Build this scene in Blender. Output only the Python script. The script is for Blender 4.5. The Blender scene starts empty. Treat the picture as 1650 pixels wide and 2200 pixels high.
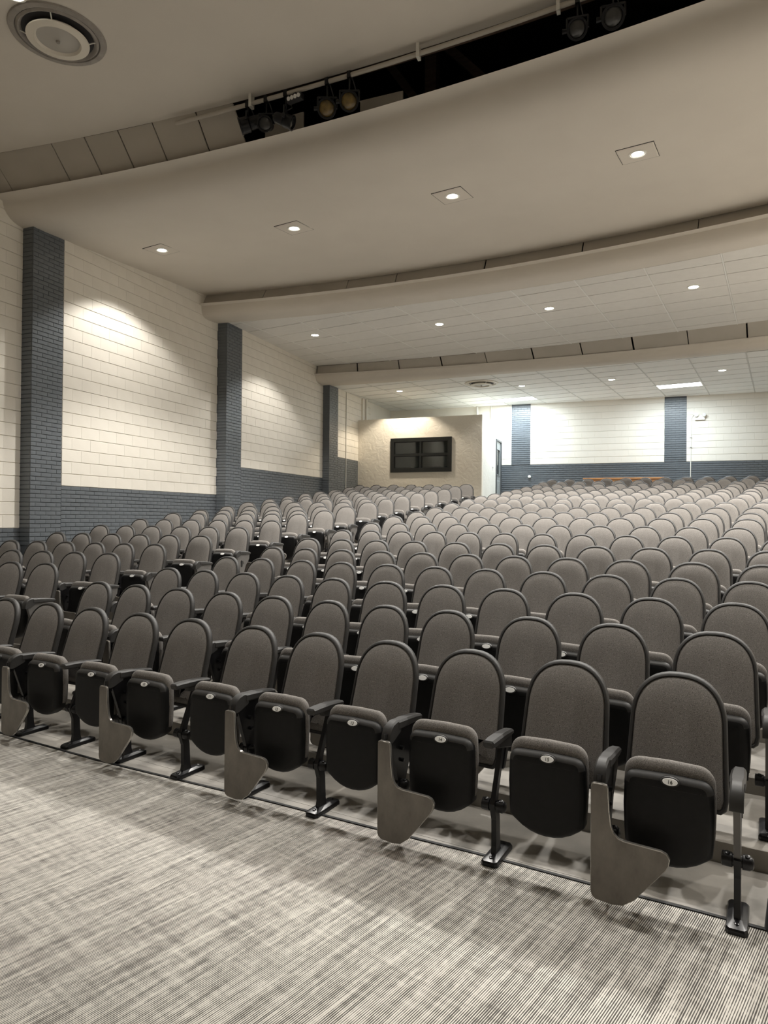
import bpy, bmesh, math, random
from mathutils import Vector, Matrix
random.seed(7)
scene = bpy.context.scene
COL = scene.collection
EYE = 1.69                      # camera height above the carpet (m)

# ------------------------------------------------------------------ camera
cam_d = bpy.data.cameras.new('camera')
cam_d.sensor_fit = 'VERTICAL'; cam_d.sensor_height = 36.0
cam_d.lens = 36.0 * 1452.68 / 2200.0
cam_d.clip_start = 0.05; cam_d.clip_end = 200
cam = bpy.data.objects.new('camera', cam_d); COL.objects.link(cam)
def _cam_matrix(yaw, pitch, roll):
    f = Vector((-math.sin(yaw) * math.cos(pitch), math.cos(yaw) * math.cos(pitch), math.sin(pitch)))
    r0 = Vector((math.cos(yaw), math.sin(yaw), 0)); u0 = r0.cross(f)
    r = r0 * math.cos(roll) + u0 * math.sin(roll); u = u0 * math.cos(roll) - r0 * math.sin(roll)
    m = Matrix((r, u, -f)).transposed().to_4x4(); m.translation = (0, 0, EYE)
    return m
cam.matrix_world = _cam_matrix(0.36981, 0.00844, 0.00900)
scene.camera = cam

# ------------------------------------------------------------------ world, exposure
w = bpy.data.worlds.new('world'); scene.world = w; w.use_nodes = True
w.node_tree.nodes['Background'].inputs[0].default_value = (1.0, 0.96, 0.90, 1)
w.node_tree.nodes['Background'].inputs[1].default_value = 0.02
vs = scene.view_settings
vs.view_transform = 'Standard'; vs.look = 'None'; vs.gamma = 1.0; vs.use_curve_mapping = False
vs.exposure = 0.22
scene.cycles.use_denoising = True
scene.cycles.max_bounces = 9; scene.cycles.diffuse_bounces = 6
scene.cycles.sample_clamp_indirect = 6.0
# lamp powers (each lamp is made by the builder of its fitting, further down)
P_FRONT, P_CLOUD1, P_CLOUD2, P_CLOUD3, P_TUBE = 345.0, 1120.0, 820.0, 165.0, 125.0
WARM = (1.0, 0.965, 0.905); COOL = (0.82, 0.94, 1.0)

# ------------------------------------------------------------------ helpers
def link(o):
    COL.objects.link(o); return o
class MB:
    """collects shapes, then links them as one mesh object"""
    def __init__(s): s.v = []; s.f = []; s.m = []
    def add(s, vs_, fs, mi=0):
        b = len(s.v); s.v += [tuple(v) for v in vs_]
        for f in fs: s.f.append(tuple(i + b for i in f)); s.m.append(mi)
    def box(s, a, b, mi=0):
        (x0, y0, z0), (x1, y1, z1) = a, b
        s.add([(x0,y0,z0),(x1,y0,z0),(x1,y1,z0),(x0,y1,z0),(x0,y0,z1),(x1,y0,z1),(x1,y1,z1),(x0,y1,z1)],
              [(0,3,2,1),(4,5,6,7),(0,1,5,4),(1,2,6,5),(2,3,7,6),(3,0,4,7)], mi)
    def loft(s, rings, mi=0, cap0=True, cap1=True, closed=True):
        n = len(rings[0]); vs_ = [p for r in rings for p in r]; fs = []
        for k in range(len(rings) - 1):
            for i in range(n if closed else n - 1):
                j = (i + 1) % n
                fs.append((k*n+i, k*n+j, (k+1)*n+j, (k+1)*n+i))
        if cap0: fs.append(tuple(reversed(range(n))))
        if cap1: fs.append(tuple(range((len(rings)-1)*n, len(rings)*n)))
        s.add(vs_, fs, mi)
    def tube(s, pts, r, n=10, mi=0):
        pts = [Vector(p) for p in pts]; rings = []
        prev = None
        for i, p in enumerate(pts):
            d = (pts[min(i+1, len(pts)-1)] - pts[max(i-1, 0)]).normalized()
            if prev is None:
                a = d.orthogonal().normalized()
            else:
                a = (prev - d * prev.dot(d)).normalized()
            prev = a; b = d.cross(a)
            rr = r[i] if isinstance(r, (list, tuple)) else r
            rings.append([p + (a*math.cos(2*math.pi*k/n) + b*math.sin(2*math.pi*k/n))*rr for k in range(n)])
        s.loft(rings, mi)
    def lathe(s, prof, origin=(0,0,0), axis=(0,0,1), n=32, mi=0, cap0=False, cap1=False):
        ax = Vector(axis).normalized(); a = ax.orthogonal().normalized(); b = ax.cross(a); o = Vector(origin)
        rings = [[o + ax*h + (a*math.cos(2*math.pi*k/n) + b*math.sin(2*math.pi*k/n))*r for k in range(n)] for r, h in prof]
        s.loft(rings, mi, cap0, cap1)
    def prism(s, poly, z0, z1, mi=0):
        s.loft([[(x, y, z0) for x, y in poly], [(x, y, z1) for x, y in poly]], mi)
    def mesh(s, name, mats, smooth=False, angle=None):
        me = bpy.data.meshes.new(name); me.from_pydata(s.v, [], s.f)
        for m in (mats if isinstance(mats, (list, tuple)) else [mats]): me.materials.append(m)
        me.polygons.foreach_set('material_index', s.m)
        bm = bmesh.new(); bm.from_mesh(me); bmesh.ops.recalc_face_normals(bm, faces=bm.faces)
        if smooth:
            for f in bm.faces: f.smooth = True
            lim = math.radians(angle or 40)
            for e in bm.edges:
                if len(e.link_faces) == 2 and e.calc_face_angle(0) > lim: e.smooth = False
        bm.to_mesh(me); bm.free(); me.update()
        return me
    def obj(s, name, mats, parent=None, smooth=False, angle=None):
        return put(name, s.mesh(name, mats, smooth, angle), parent)
def put(name, me, parent=None, loc=None, rot=None, scale=None):
    o = bpy.data.objects.new(name, me); link(o)
    if parent: o.parent = parent
    if loc: o.location = loc
    if rot: o.rotation_euler = rot
    if scale: o.scale = scale
    return o
def thing(name, label, cat, loc=(0,0,0), rotz=0, group=None):
    o = bpy.data.objects.new(name, None); o.empty_display_size = 0.1; link(o)
    o.location = loc; o.rotation_euler = (0, 0, rotz)
    return tag(o, label, cat, group)
def tag(o, label, cat, group=None):
    o['label'] = label; o['category'] = cat
    if group: o['group'] = group
    return o
def struct(o, label=None, cat=None):
    o['kind'] = 'structure'
    if label: o['label'] = label
    if cat: o['category'] = cat
    return o
def stuff(o): o['kind'] = 'stuff'; return o
def frame2(a):                       # row normal and row direction for a rotation a
    return Vector((math.sin(a), math.cos(a))), Vector((math.cos(a), -math.sin(a)))

# ------------------------------------------------------------------ materials
def mat(name, col, rough=0.6, metal=0.0, emit=None, estr=0.0, spec=0.5):
    m = bpy.data.materials.new(name); m.use_nodes = True
    b = m.node_tree.nodes['Principled BSDF']
    b.inputs['Base Color'].default_value = (*col, 1); b.inputs['Roughness'].default_value = rough
    b.inputs['Metallic'].default_value = metal; b.inputs['Specular IOR Level'].default_value = spec
    if emit:
        b.inputs['Emission Color'].default_value = (*emit, 1); b.inputs['Emission Strength'].default_value = estr
    return m
def nodes(m): return m.node_tree.nodes, m.node_tree.links, m.node_tree.nodes['Principled BSDF']
def N(ns, kind, **kw):
    n = ns.new(kind)
    for k, v in kw.items():
        if k in n.inputs: n.inputs[k].default_value = v
        else: setattr(n, k, v)
    return n
def mixcol(ns, ls, fac, a, b):
    n = ns.new('ShaderNodeMix'); n.data_type = 'RGBA'
    ls.new(fac, n.inputs[0])
    for i, c in ((6, a), (7, b)):
        if isinstance(c, tuple): n.inputs[i].default_value = (*c, 1)
        else: ls.new(c, n.inputs[i])
    return n.outputs[2]
def noisy(name, c1, c2, scale, rough=0.7, bump=0.0, bscale=None, detail=4, spec=0.5, stretch=None, lo=0.35, hi=0.65, metal=0.0):
    m = mat(name, c1, rough, metal, spec=spec); ns, ls, b = nodes(m)
    tc = N(ns, 'ShaderNodeTexCoord'); src = tc.outputs['Object']
    if stretch:
        mp = N(ns, 'ShaderNodeMapping'); mp.inputs['Scale'].default_value = stretch
        ls.new(src, mp.inputs[0]); src = mp.outputs[0]
    nz = N(ns, 'ShaderNodeTexNoise', Scale=scale, Detail=detail); ls.new(src, nz.inputs['Vector'])
    mr = N(ns, 'ShaderNodeMapRange'); mr.inputs[1].default_value = lo; mr.inputs[2].default_value = hi
    ls.new(nz.outputs[0], mr.inputs[0])
    ls.new(mixcol(ns, ls, mr.outputs[0], c1, c2), b.inputs['Base Color'])
    if bump:
        nb = N(ns, 'ShaderNodeTexNoise', Scale=bscale or scale*2, Detail=3, Distortion=1.2 if (bscale or 99) < 10 else 0.0); ls.new(tc.outputs['Object'], nb.inputs['Vector'])
        bp = N(ns, 'ShaderNodeBump', Strength=bump, Distance=0.01 if (bscale or 99) > 10 else 0.022)
        ls.new(nb.outputs[0], bp.inputs['Height']); ls.new(bp.outputs[0], b.inputs['Normal'])
    return m
M = {}
M['cream'] = noisy('cream_block_paint', (0.79,0.75,0.675), (0.765,0.725,0.65), 3.0, 0.55, 0.10, 90)
M['blue'] = noisy('blue_grey_brick_paint', (0.128,0.142,0.156), (0.112,0.125,0.138), 5.0, 0.34, 0.16, 60)
M['bluemortar'] = noisy('blue_grey_joint_paint', (0.090,0.100,0.111), (0.082,0.091,0.102), 8.0, 0.45, 0.15, 80)
M['creammortar'] = noisy('cream_joint_paint', (0.70,0.665,0.60), (0.68,0.645,0.58), 6.0, 0.6, 0.1, 80)
M['gypsum'] = noisy('taupe_ceiling_paint', (0.68,0.63,0.56), (0.66,0.61,0.542), 1.5, 0.75, 0.03, 120)
M['fascia'] = noisy('taupe_fascia_paint', (0.49,0.45,0.395), (0.46,0.425,0.37), 2.0, 0.8, 0.04, 80)
M['tile'] = noisy('acoustic_tile_white', (0.80,0.78,0.745), (0.775,0.755,0.72), 7.0, 0.85, 0.10, 320)
M['tilelit'] = noisy('tube_lit_acoustic_tile', (0.88,0.875,0.85), (0.86,0.855,0.83), 7.0, 0.8, 0.10, 320)  # same tile made paler: the tube panels' spill is in the colour
M['grid'] = mat('white_grid_bar', (0.86,0.85,0.82), 0.4)
M['gridgrey'] = mat('grey_white_grid_bar', (0.60,0.59,0.56), 0.5)
M['plenum'] = mat('grey_gap_between_tiles', (0.22,0.21,0.195), 0.8)
M['plaster'] = noisy('trowelled_plaster', (0.78,0.735,0.65), (0.755,0.705,0.62), 2.0, 0.6, 0.55, 5.0, detail=6)
M['plasterwhite'] = noisy('white_plaster', (0.76,0.75,0.70), (0.72,0.71,0.66), 2.0, 0.6, 0.3, 5.0, detail=6)
M['attic'] = mat('attic_black', (0.006,0.006,0.010), 0.9)  # near-black colour stands in for the dark of the roof space
M['atticwood'] = noisy('attic_timber', (0.15,0.10,0.075), (0.10,0.07,0.055), 6.0, 0.8, stretch=(1,1,8))
M['concrete'] = noisy('worn_concrete', (0.27,0.25,0.22), (0.165,0.155,0.138), 2.6, 0.55, 0.12, 40, detail=8)
M['black'] = noisy('matt_black_plastic', (0.005,0.005,0.0053), (0.007,0.007,0.0073), 30.0, 0.55, 0.08, 500, spec=0.28)
M['steel'] = mat('black_enamelled_steel', (0.008,0.008,0.009), 0.30, spec=0.35)
M['frame'] = noisy('charcoal_plastic', (0.034,0.033,0.032), (0.029,0.028,0.027), 25.0, 0.5, 0.06, 400, spec=0.38)
M['panelgrey'] = mat('grey_end_panel', (0.105,0.100,0.095), 0.45)
M['metal'] = mat('galvanised_metal', (0.5,0.5,0.48), 0.35, 0.9)
M['whitepaint'] = mat('white_enamel', (0.74,0.72,0.66), 0.4)
M['whitelabel'] = mat('white_plate', (0.82,0.82,0.80), 0.35)
M['ink'] = mat('black_ink', (0.02,0.02,0.02), 0.6)
M['darkframe'] = mat('black_window_frame', (0.010,0.011,0.010), 0.35)
M['doorgrey'] = mat('grey_door_paint', (0.30,0.32,0.32), 0.4)
M['doorframe'] = mat('dark_door_frame', (0.06,0.065,0.07), 0.4)
M['chrome'] = mat('satin_chrome', (0.7,0.7,0.68), 0.22, 1.0)
M['cable'] = mat('dark_cable', (0.03,0.03,0.032), 0.5)
M['counter'] = noisy('oiled_brown_wood', (0.60,0.32,0.15), (0.48,0.24,0.11), 3.0, 0.4, stretch=(1,8,8))
M['dust'] = noisy('vent_grey_metal', (0.33,0.30,0.27), (0.27,0.245,0.22), 12.0, 0.5)
M['dish'] = mat('vent_dish_grey', (0.42,0.395,0.355), 0.4)
M['ventwhite'] = mat('vent_cone_white', (0.72,0.67,0.58), 0.45)
M['ventdark'] = mat('vent_throat_dark', (0.03,0.028,0.03), 0.7)
M['lens'] = mat('lamp_lens_lit', (1,1,1), 0.3, emit=(1.0,0.95,0.86), estr=22.0)
M['tube'] = mat('tube_diffuser_lit', (1,1,1), 0.4, emit=(0.92,0.98,1.0), estr=9.0)
M['spotlens'] = noisy('amber_spot_lens', (0.20,0.13,0.035), (0.05,0.035,0.012), 14.0, 0.10, spec=0.8)
M['spotlens2'] = mat('clear_spot_lens', (0.035,0.035,0.034), 0.12, spec=0.8)
def glass_mat():
    m = bpy.data.materials.new('window_glass'); m.use_nodes = True; ns, ls = m.node_tree.nodes, m.node_tree.links; ns.clear()
    out = ns.new('ShaderNodeOutputMaterial'); mx = ns.new('ShaderNodeMixShader'); tr = ns.new('ShaderNodeBsdfTransparent'); gl = ns.new('ShaderNodeBsdfGlossy'); fr = ns.new('ShaderNodeFresnel')
    tr.inputs[0].default_value = (0.80, 0.84, 0.82, 1); gl.inputs['Roughness'].default_value = 0.03; fr.inputs[0].default_value = 1.6
    ls.new(fr.outputs[0], mx.inputs[0]); ls.new(tr.outputs[0], mx.inputs[1]); ls.new(gl.outputs[0], mx.inputs[2]); ls.new(mx.outputs[0], out.inputs[0])
    return m
M['glass'] = glass_mat()

def fabric(name, c1, c2, c3):
    m = mat(name, c1, 0.95, spec=0.15); ns, ls, b = nodes(m)
    tc = N(ns, 'ShaderNodeTexCoord')
    mp = N(ns, 'ShaderNodeMapping'); mp.inputs['Scale'].default_value = (0.55, 1, 1); ls.new(tc.outputs['Object'], mp.inputs[0])
    n1 = N(ns, 'ShaderNodeTexNoise', Scale=460.0, Detail=2.0); ls.new(mp.outputs[0], n1.inputs['Vector'])
    n2 = N(ns, 'ShaderNodeTexNoise', Scale=90.0, Detail=3.0); ls.new(mp.outputs[0], n2.inputs['Vector'])
    r1 = N(ns, 'ShaderNodeMapRange'); r1.inputs[1].default_value = 0.38; r1.inputs[2].default_value = 0.62; ls.new(n1.outputs[0], r1.inputs[0])
    r2 = N(ns, 'ShaderNodeMapRange'); r2.inputs[1].default_value = 0.4; r2.inputs[2].default_value = 0.75; ls.new(n2.outputs[0], r2.inputs[0])
    c = mixcol(ns, ls, r1.outputs[0], c1, c2)
    ls.new(mixcol(ns, ls, r2.outputs[0], c, c3), b.inputs['Base Color'])
    b.inputs['Sheen Weight'].default_value = 0.06; b.inputs['Sheen Roughness'].default_value = 0.5
    bp = N(ns, 'ShaderNodeBump', Strength=0.35, Distance=0.002); ls.new(n1.outputs[0], bp.inputs['Height']); ls.new(bp.outputs[0], b.inputs['Normal'])
    return m
M['fabric'] = fabric('heathered_grey_fabric', (0.094,0.087,0.080), (0.270,0.253,0.236), (0.176,0.164,0.152))

def tablet_mat():
    m = mat('grey_brown_laminate', (0.20,0.18,0.155), 0.38, 0.35); ns, ls, b = nodes(m)
    tc = N(ns, 'ShaderNodeTexCoord')
    mp = N(ns, 'ShaderNodeMapping'); mp.inputs['Scale'].default_value = (1.5, 1, 0.8); ls.new(tc.outputs['Object'], mp.inputs[0])
    n1 = N(ns, 'ShaderNodeTexNoise', Scale=6.0, Detail=6.0, Roughness=0.65); ls.new(mp.outputs[0], n1.inputs['Vector'])
    r = N(ns, 'ShaderNodeMapRange'); r.inputs[1].default_value = 0.35; r.inputs[2].default_value = 0.7; ls.new(n1.outputs[0], r.inputs[0])
    ls.new(mixcol(ns, ls, r.outputs[0], (0.135,0.122,0.106), (0.215,0.197,0.172)), b.inputs['Base Color'])
    return m
M['tablet'] = tablet_mat()
M['tabletedge'] = mat('polished_tablet_edge', (0.42,0.40,0.37), 0.25, 0.8)

def carpet_mat():
    m = mat('striped_loop_carpet', (0.5,0.45,0.38), 0.95, spec=0.1); ns, ls, b = nodes(m)
    tc = N(ns, 'ShaderNodeTexCoord'); a = math.radians(18.2)
    def dot(v):
        d = N(ns, 'ShaderNodeVectorMath', operation='DOT_PRODUCT'); ls.new(tc.outputs['Object'], d.inputs[0]); d.inputs[1].default_value = v
        return d.outputs['Value']
    across = dot((math.cos(a), -math.sin(a), 0)); along = dot((math.sin(a), math.cos(a), 0))
    pp = N(ns, 'ShaderNodeMath', operation='PINGPONG'); ls.new(across, pp.inputs[0]); pp.inputs[1].default_value = 0.0041
    sc = N(ns, 'ShaderNodeMath', operation='MULTIPLY'); ls.new(pp.outputs[0], sc.inputs[0]); sc.inputs[1].default_value = 1/0.0041
    def noise(su, sv, scale, detail=2.0, off=0.0):
        cx = N(ns, 'ShaderNodeCombineXYZ')
        for src, k, i in ((across, su, 0), (along, sv, 1)):
            mm = N(ns, 'ShaderNodeMath', operation='MULTIPLY'); ls.new(src, mm.inputs[0]); mm.inputs[1].default_value = k; ls.new(mm.outputs[0], cx.inputs[i])
        cx.inputs[2].default_value = off
        n = N(ns, 'ShaderNodeTexNoise', Scale=scale, Detail=detail); ls.new(cx.outputs[0], n.inputs['Vector'])
        return n.outputs[0]
    patch = noise(1.0, 0.7, 42.0, 3.0)                # blotches where the dark yarn shows more
    streak = noise(1.0, 0.05, 75.0, 1.0, 3.1)          # long single-yarn streaks
    cross = noise(0.06, 1.0, 34.0, 2.0, 7.7)           # fainter bands across
    def m2(op, x, y):
        n = N(ns, 'ShaderNodeMath', operation=op)
        for i, v in ((0, x), (1, y)):
            if isinstance(v, (int, float)): n.inputs[i].default_value = v
            else: ls.new(v, n.inputs[i])
        return n.outputs[0]
    thr = m2('ADD', m2('MULTIPLY', patch, 0.55), m2('ADD', m2('MULTIPLY', streak, 1.05), m2('MULTIPLY', cross, 0.45)))
    thr = m2('SUBTRACT', thr, 0.55)                     # about 0.40 on average
    dlt = m2('SUBTRACT', sc.outputs[0], thr)
    r = N(ns, 'ShaderNodeMapRange'); r.inputs[1].default_value = -0.16; r.inputs[2].default_value = 0.16; ls.new(dlt, r.inputs[0])
    ls.new(mixcol(ns, ls, r.outputs[0], (0.10,0.095,0.088), (0.70,0.67,0.615)), b.inputs['Base Color'])
    bp = N(ns, 'ShaderNodeBump', Strength=0.4, Distance=0.003); ls.new(sc.outputs[0], bp.inputs['Height']); ls.new(bp.outputs[0], b.inputs['Normal'])
    return m
M['carpet'] = carpet_mat()

# ------------------------------------------------------------------ plan of the hall
A_ROW, A_SIDE, A_AXIS = 0.145894, -0.019394, math.radians(9.5)
NC, TC = frame2(A_ROW); NS, TS = frame2(A_SIDE); NA, TA = frame2(A_AXIS)
CENTRE_ROWS = [   # (distance along the row normal of the back tops, floor height, seat positions along the row)
    (3.587, 0.0, [-5.843, -5.249, -4.696, -4.134, -3.597, -3.01, -2.488, -1.969, -1.444, -0.899, -0.369]),
    (4.328, 0.103, [-5.578, -5.053, -4.515, -3.965, -3.443, -2.913, -2.414, -1.913, -1.336, -0.812, -0.257]),
    (5.068, 0.198, [-5.441, -4.926, -4.401, -3.878, -3.366, -2.829, -2.293, -1.768, -1.229, -0.699, -0.177]),
    (5.808, 0.287, [-5.307, -4.808, -4.262, -3.766, -3.23, -2.715, -2.208, -1.677, -1.148, -0.614, -0.102]),
    (6.548, 0.374, [-5.247, -4.757, -4.244, -3.725, -3.213, -2.699, -2.194, -1.663, -1.12, -0.563, -0.021]),
    (7.288, 0.466, [-5.251, -4.725, -4.215, -3.695, -3.148, -2.624, -2.103, -1.559, -1.021, -0.487, 0.019]),
    (8.029, 0.569, [-5.206, -4.733, -4.254, -3.772, -3.295, -2.819, -2.34, -1.878, -1.375, -0.876, -0.367, 0.117]),
    (8.769, 0.668, [-5.17, -4.694, -4.239, -3.761, -3.293, -2.821, -2.348, -1.83, -1.302, -0.791, -0.285, 0.203]),
    (9.509, 0.771, [-5.193, -4.694, -4.218, -3.733, -3.242, -2.733, -2.225, -1.719, -1.208, -0.717, -0.213]),
    (10.249, 0.853, [-5.156, -4.66, -4.164, -3.668, -3.173, -2.677, -2.181, -1.685, -1.189, -0.693, -0.198]),
    (10.989, 0.939, [-5.158, -4.657, -4.156, -3.655, -3.154, -2.652, -2.151, -1.65, -1.149, -0.648, -0.147]),
    (11.73, 1.03, [-5.169, -4.658, -4.146, -3.634, -3.123, -2.611, -2.099, -1.588, -1.076, -0.564, -0.053]),
    (12.47, 1.126, [-5.146, -4.675, -4.203, -3.732, -3.261, -2.789, -2.318, -1.846, -1.375, -0.904, -0.432, 0.039]),
    (13.21, 1.214, [-5.167, -4.684, -4.201, -3.718, -3.235, -2.753, -2.27, -1.787, -1.304, -0.821, -0.338, 0.145]),
    (13.95, 1.289, [-5.135, -4.648, -4.161, -3.674, -3.187, -2.7, -2.213, -1.726, -1.24, -0.753, -0.266, 0.221]),
    (14.69, 1.37, [-5.124, -4.638, -4.152, -3.665, -3.179, -2.693, -2.207, -1.721, -1.234, -0.748, -0.262, 0.224]),
    (15.431, 1.447, [-5.149, -4.649, -4.149, -3.649, -3.149, -2.649, -2.149, -1.65, -1.15, -0.65, -0.15]),
    (16.171, 1.539, [-5.146, -4.642, -4.139, -3.635, -3.131, -2.628, -2.124, -1.62, -1.116, -0.613, -0.109]),
    (16.911, 1.623, [-5.09, -4.588, -4.085, -3.583, -3.081, -2.579, -2.077, -1.575, -1.073, -0.571, -0.068]),
    (17.651, 1.729, [-5.156, -4.68, -4.204, -3.729, -3.253, -2.777, -2.302, -1.826, -1.35, -0.875, -0.399, 0.077]),
    (18.391, 1.829, [-5.13, -4.649, -4.168, -3.687, -3.206, -2.724, -2.243, -1.762, -1.281, -0.8, -0.318, 0.163]),
]
SIDE_ROWS = [   # (distance along the row normal of the back tops, floor height, seat positions along the row)
    (5.649, 0.22, [-5.951, -6.454, -6.958, -7.461, -7.965, -8.468]),
    (6.389, 0.3, [-5.775, -6.279, -6.782, -7.286, -7.789, -8.293]),
    (7.13, 0.383, [-5.702, -6.189, -6.663, -7.171, -7.666, -8.162]),
    (7.87, 0.48, [-5.536, -6.051, -6.554, -7.051, -7.6, -8.08]),
    (8.611, 0.588, [-5.404, -5.91, -6.409, -6.943, -7.442, -7.948]),
    (9.351, 0.688, [-5.272, -5.758, -6.252, -6.761, -7.296, -7.791]),
    (10.091, 0.796, [-5.19, -5.69, -6.197, -6.682, -7.161, -7.694]),
    (10.832, 0.864, [-5.059, -5.574, -6.09, -6.605, -7.12, -7.635]),
    (11.572, 0.949, [-4.959, -5.474, -5.989, -6.504, -7.019, -7.535]),
    (12.312, 1.045, [-4.812, -5.354, -5.895, -6.437, -6.978, -7.519]),
    (13.053, 1.135, [-4.712, -5.166, -5.619, -6.073, -6.527, -6.98, -7.434]),
    (13.793, 1.217, [-4.608, -5.069, -5.529, -5.99, -6.451, -6.911, -7.372]),
    (14.534, 1.308, [-4.503, -4.97, -5.437, -5.905, -6.372, -6.839, -7.306]),
    (15.274, 1.386, [-4.402, -4.881, -5.361, -5.84, -6.32, -6.8, -7.279]),
    (16.014, 1.461, [-4.285, -4.772, -5.259, -5.746, -6.233, -6.72, -7.207]),
    (16.755, 1.559, [-4.203, -4.689, -5.174, -5.66, -6.145, -6.631, -7.117]),
    (17.495, 1.649, [-4.087, -4.618, -5.108, -5.607, -6.116, -6.621, -7.121]),
]

def P2(n, t, nv=NA, tv=TA): return nv * n + tv * t
REAR_Y, RIGHT_X, FRONT_Y, TOP_Z = 22.5, 6.6, -6.5, 8.2
WX = (-9.166, -8.95, -8.712, -8.502)         # face of the four bays of the side wall
WY = (7.824, 12.716, 17.53)                  # where each bay steps in
DADO = (1.476, 2.167, 2.820, 3.468)
# curved edges of the ceiling: n = c0 + c1 t + c2 t^2 in axis coordinates
E_C0 = (6.816, -0.009, -0.014); E_1F = (6.962, -0.034, -0.014); E_1R = (11.695, -0.076, -0.016)
E_2T = (11.498, -0.099, -0.018); E_2B = (12.002, -0.108, -0.018); E_2R = (16.418, -0.037, -0.011)
E_3T = (16.837, -0.019, -0.013); E_3B = (17.215, 0.001, -0.009)
def ev(c, t): return c[0] + c[1]*t + c[2]*t*t

# ------------------------------------------------------------------ floor
edge = [(-9.4,4.75),(-7.5,4.33),(-6.0,4.04),(-4.372,3.775),(-3.509,3.649),(-2.794,3.579),(-2.1,3.515),(-1.342,3.425),(-0.749,3.362),
        (-0.231,3.285),(0.235,3.232),(0.464,3.196),(1.6,3.0),(3.2,2.68),(6.6,1.9)]
mb = MB()
mb.prism([(RIGHT_X, FRONT_Y)] + [p for p in reversed(edge)] + [(-9.4, FRONT_Y)], -0.25, 0.0)
floor = struct(mb.obj('floor', M['carpet']), 'striped cream and charcoal loop carpet in front of the front row')
# concrete treads, one step per row
AISLE = [(-6.0, 2.6), (-5.45, 4.4), (-5.15, 6.0), (-4.95, 7.6), (-4.55, 10.5), (-4.05, 13.9), (-3.5, 17.5), (-2.9, 21.0)]
def aisle_x(y):
    for (x0, y0), (x1, y1) in zip(AISLE, AISLE[1:]):
        if y <= y1: break
    return x0 + (x1 - x0) * (y - y0) / (y1 - y0)
def tread_polys(rows, nv, tv, side, first, last):
    mb = MB()
    ns_ = [r[0] - 0.30 + 0.46 for r in rows]     # riser stands just behind each row's feet
    for k in range(len(rows)):
        n0 = (ns_[k-1] if k else first); n1 = ns_[k] if k < len(rows) - 1 else last
        z = rows[k][1]
        q = []
        for n in (n0, n1):
            y = nv.y * n; 
            if side:                               # wall side: from beyond the wall to the aisle line
                xa = aisle_x(y + 0.1); ta = (xa - nv.x*n) / tv.x; tb = (-9.4 - nv.x*n) / tv.x
                q.append((tb, ta + 0.02))
            else:
                xa = aisle_x(y + 0.9); ta = (xa - nv.x*n) / tv.x
                q.append((ta, (RIGHT_X - nv.x*n) / tv.x))
        poly = [nv*n0 + tv*q[0][0], nv*n0 + tv*q[0][1], nv*n1 + tv*q[1][1], nv*n1 + tv*q[1][0]]
        mb.prism([(p.x, p.y) for p in poly], -0.3, z)
    return mb
# the slab in front of the first row follows the carpet edge
mb = tread_polys(CENTRE_ROWS, NC, TC, False, 3.25, 23.5)
slab = [(x, y) for x, y in edge if -6.1 < x < 2.0]
mb.prism(slab + [(2.0, 3.6), (-6.0, 4.5)], -0.24, -0.001)
struct(mb.obj('floor', M['concrete']), 'stepped worn concrete floor under the main seating block')
side_rows = [(5.649-0.74*2, 0.0, []), (5.649-0.74, 0.10, [])] + SIDE_ROWS + [(17.495+0.74, 1.74, []), (17.495+1.48, 1.83, [])]
mb = tread_polys(side_rows, NS, TS, True, 4.3, 23.0)
struct(mb.obj('floor', M['concrete']), 'stepped concrete floor under the wall-side seating block')
# thin black strip that paints the shadow line along the carpet edge
mb = MB()
for i in range(len(edge) - 1):
    a, b = Vector(edge[i]), Vector(edge[i+1]); d = (b - a).normalized(); nrm = Vector((-d.y, d.x)) * 0.009
    mb.prism([tuple(a - nrm), tuple(b - nrm), tuple(b + nrm), tuple(a + nrm)], -0.01, 0.005)
struct(mb.obj('trim_1', M['black']), 'thin black strip painted in for the shadow line at the carpet edge')

# ------------------------------------------------------------------ masonry
def rect_piece(name, parent, me_cache, mats, plane, u0, u1, z0, z1, off, depth=0.022, bev=0.004):
    """one brick or block standing proud of a wall: plane ('x', X) faces +x, ('y', Y) faces -y"""
    w_, h_ = round(u1 - u0, 3), round(z1 - z0, 3)
    key = (plane[0], w_, h_, id(mats))
    if key not in me_cache:
        mb = MB(); hw, hh = w_/2, h_/2; b = bev; bx = bev*0.2
        r = [[(-hw,-hh,0),(hw,-hh,0),(hw,hh,0),(-hw,hh,0)],
             [(-hw,-hh,depth-b),(hw,-hh,depth-b),(hw,hh,depth-b),(-hw,hh,depth-b)],
             [(-hw+bx,-hh+b,depth),(hw-bx,-hh+b,depth),(hw-bx,hh-b,depth),(-hw+bx,hh-b,depth)]]
        if plane[0] == 'x': conv = lambda p: (p[2], p[0], p[1])
        else: conv = lambda p: (p[0], -p[2], p[1])
        mb.loft([[conv(p) for p in ring] for ring in r], cap0=False)
        me_cache[key] = mb.mesh(name, mats)
    uc, zc = (u0+u1)/2, (z0+z1)/2
    loc = (plane[1] + off, uc, zc) if plane[0] == 'x' else (uc, plane[1] - off, zc)
    o = put(name, me_cache[key], parent, loc)
    return o
CACHE = {}
def bond(u0, u1, z0, z1, L, H, joint, shift=True, vj=0.10):
    """running-bond rectangles filling u0..u1, z0..z1"""
    out = []; k = 0; z = z0
    while z < z1 - H*0.3:
        zt = min(z + H, z1); s = -(L/2 if (k % 2 and shift) else 0); u = u0 + s
        while u < u1 - 0.01:
            a, b = max(u, u0), min(u + L, u1)
            if b - a > 0.03: out.append((a + joint*vj/2, b - joint*vj/2, z + joint/2, zt - joint/2))
            u += L
        z += H; k += 1
    return out
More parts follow.
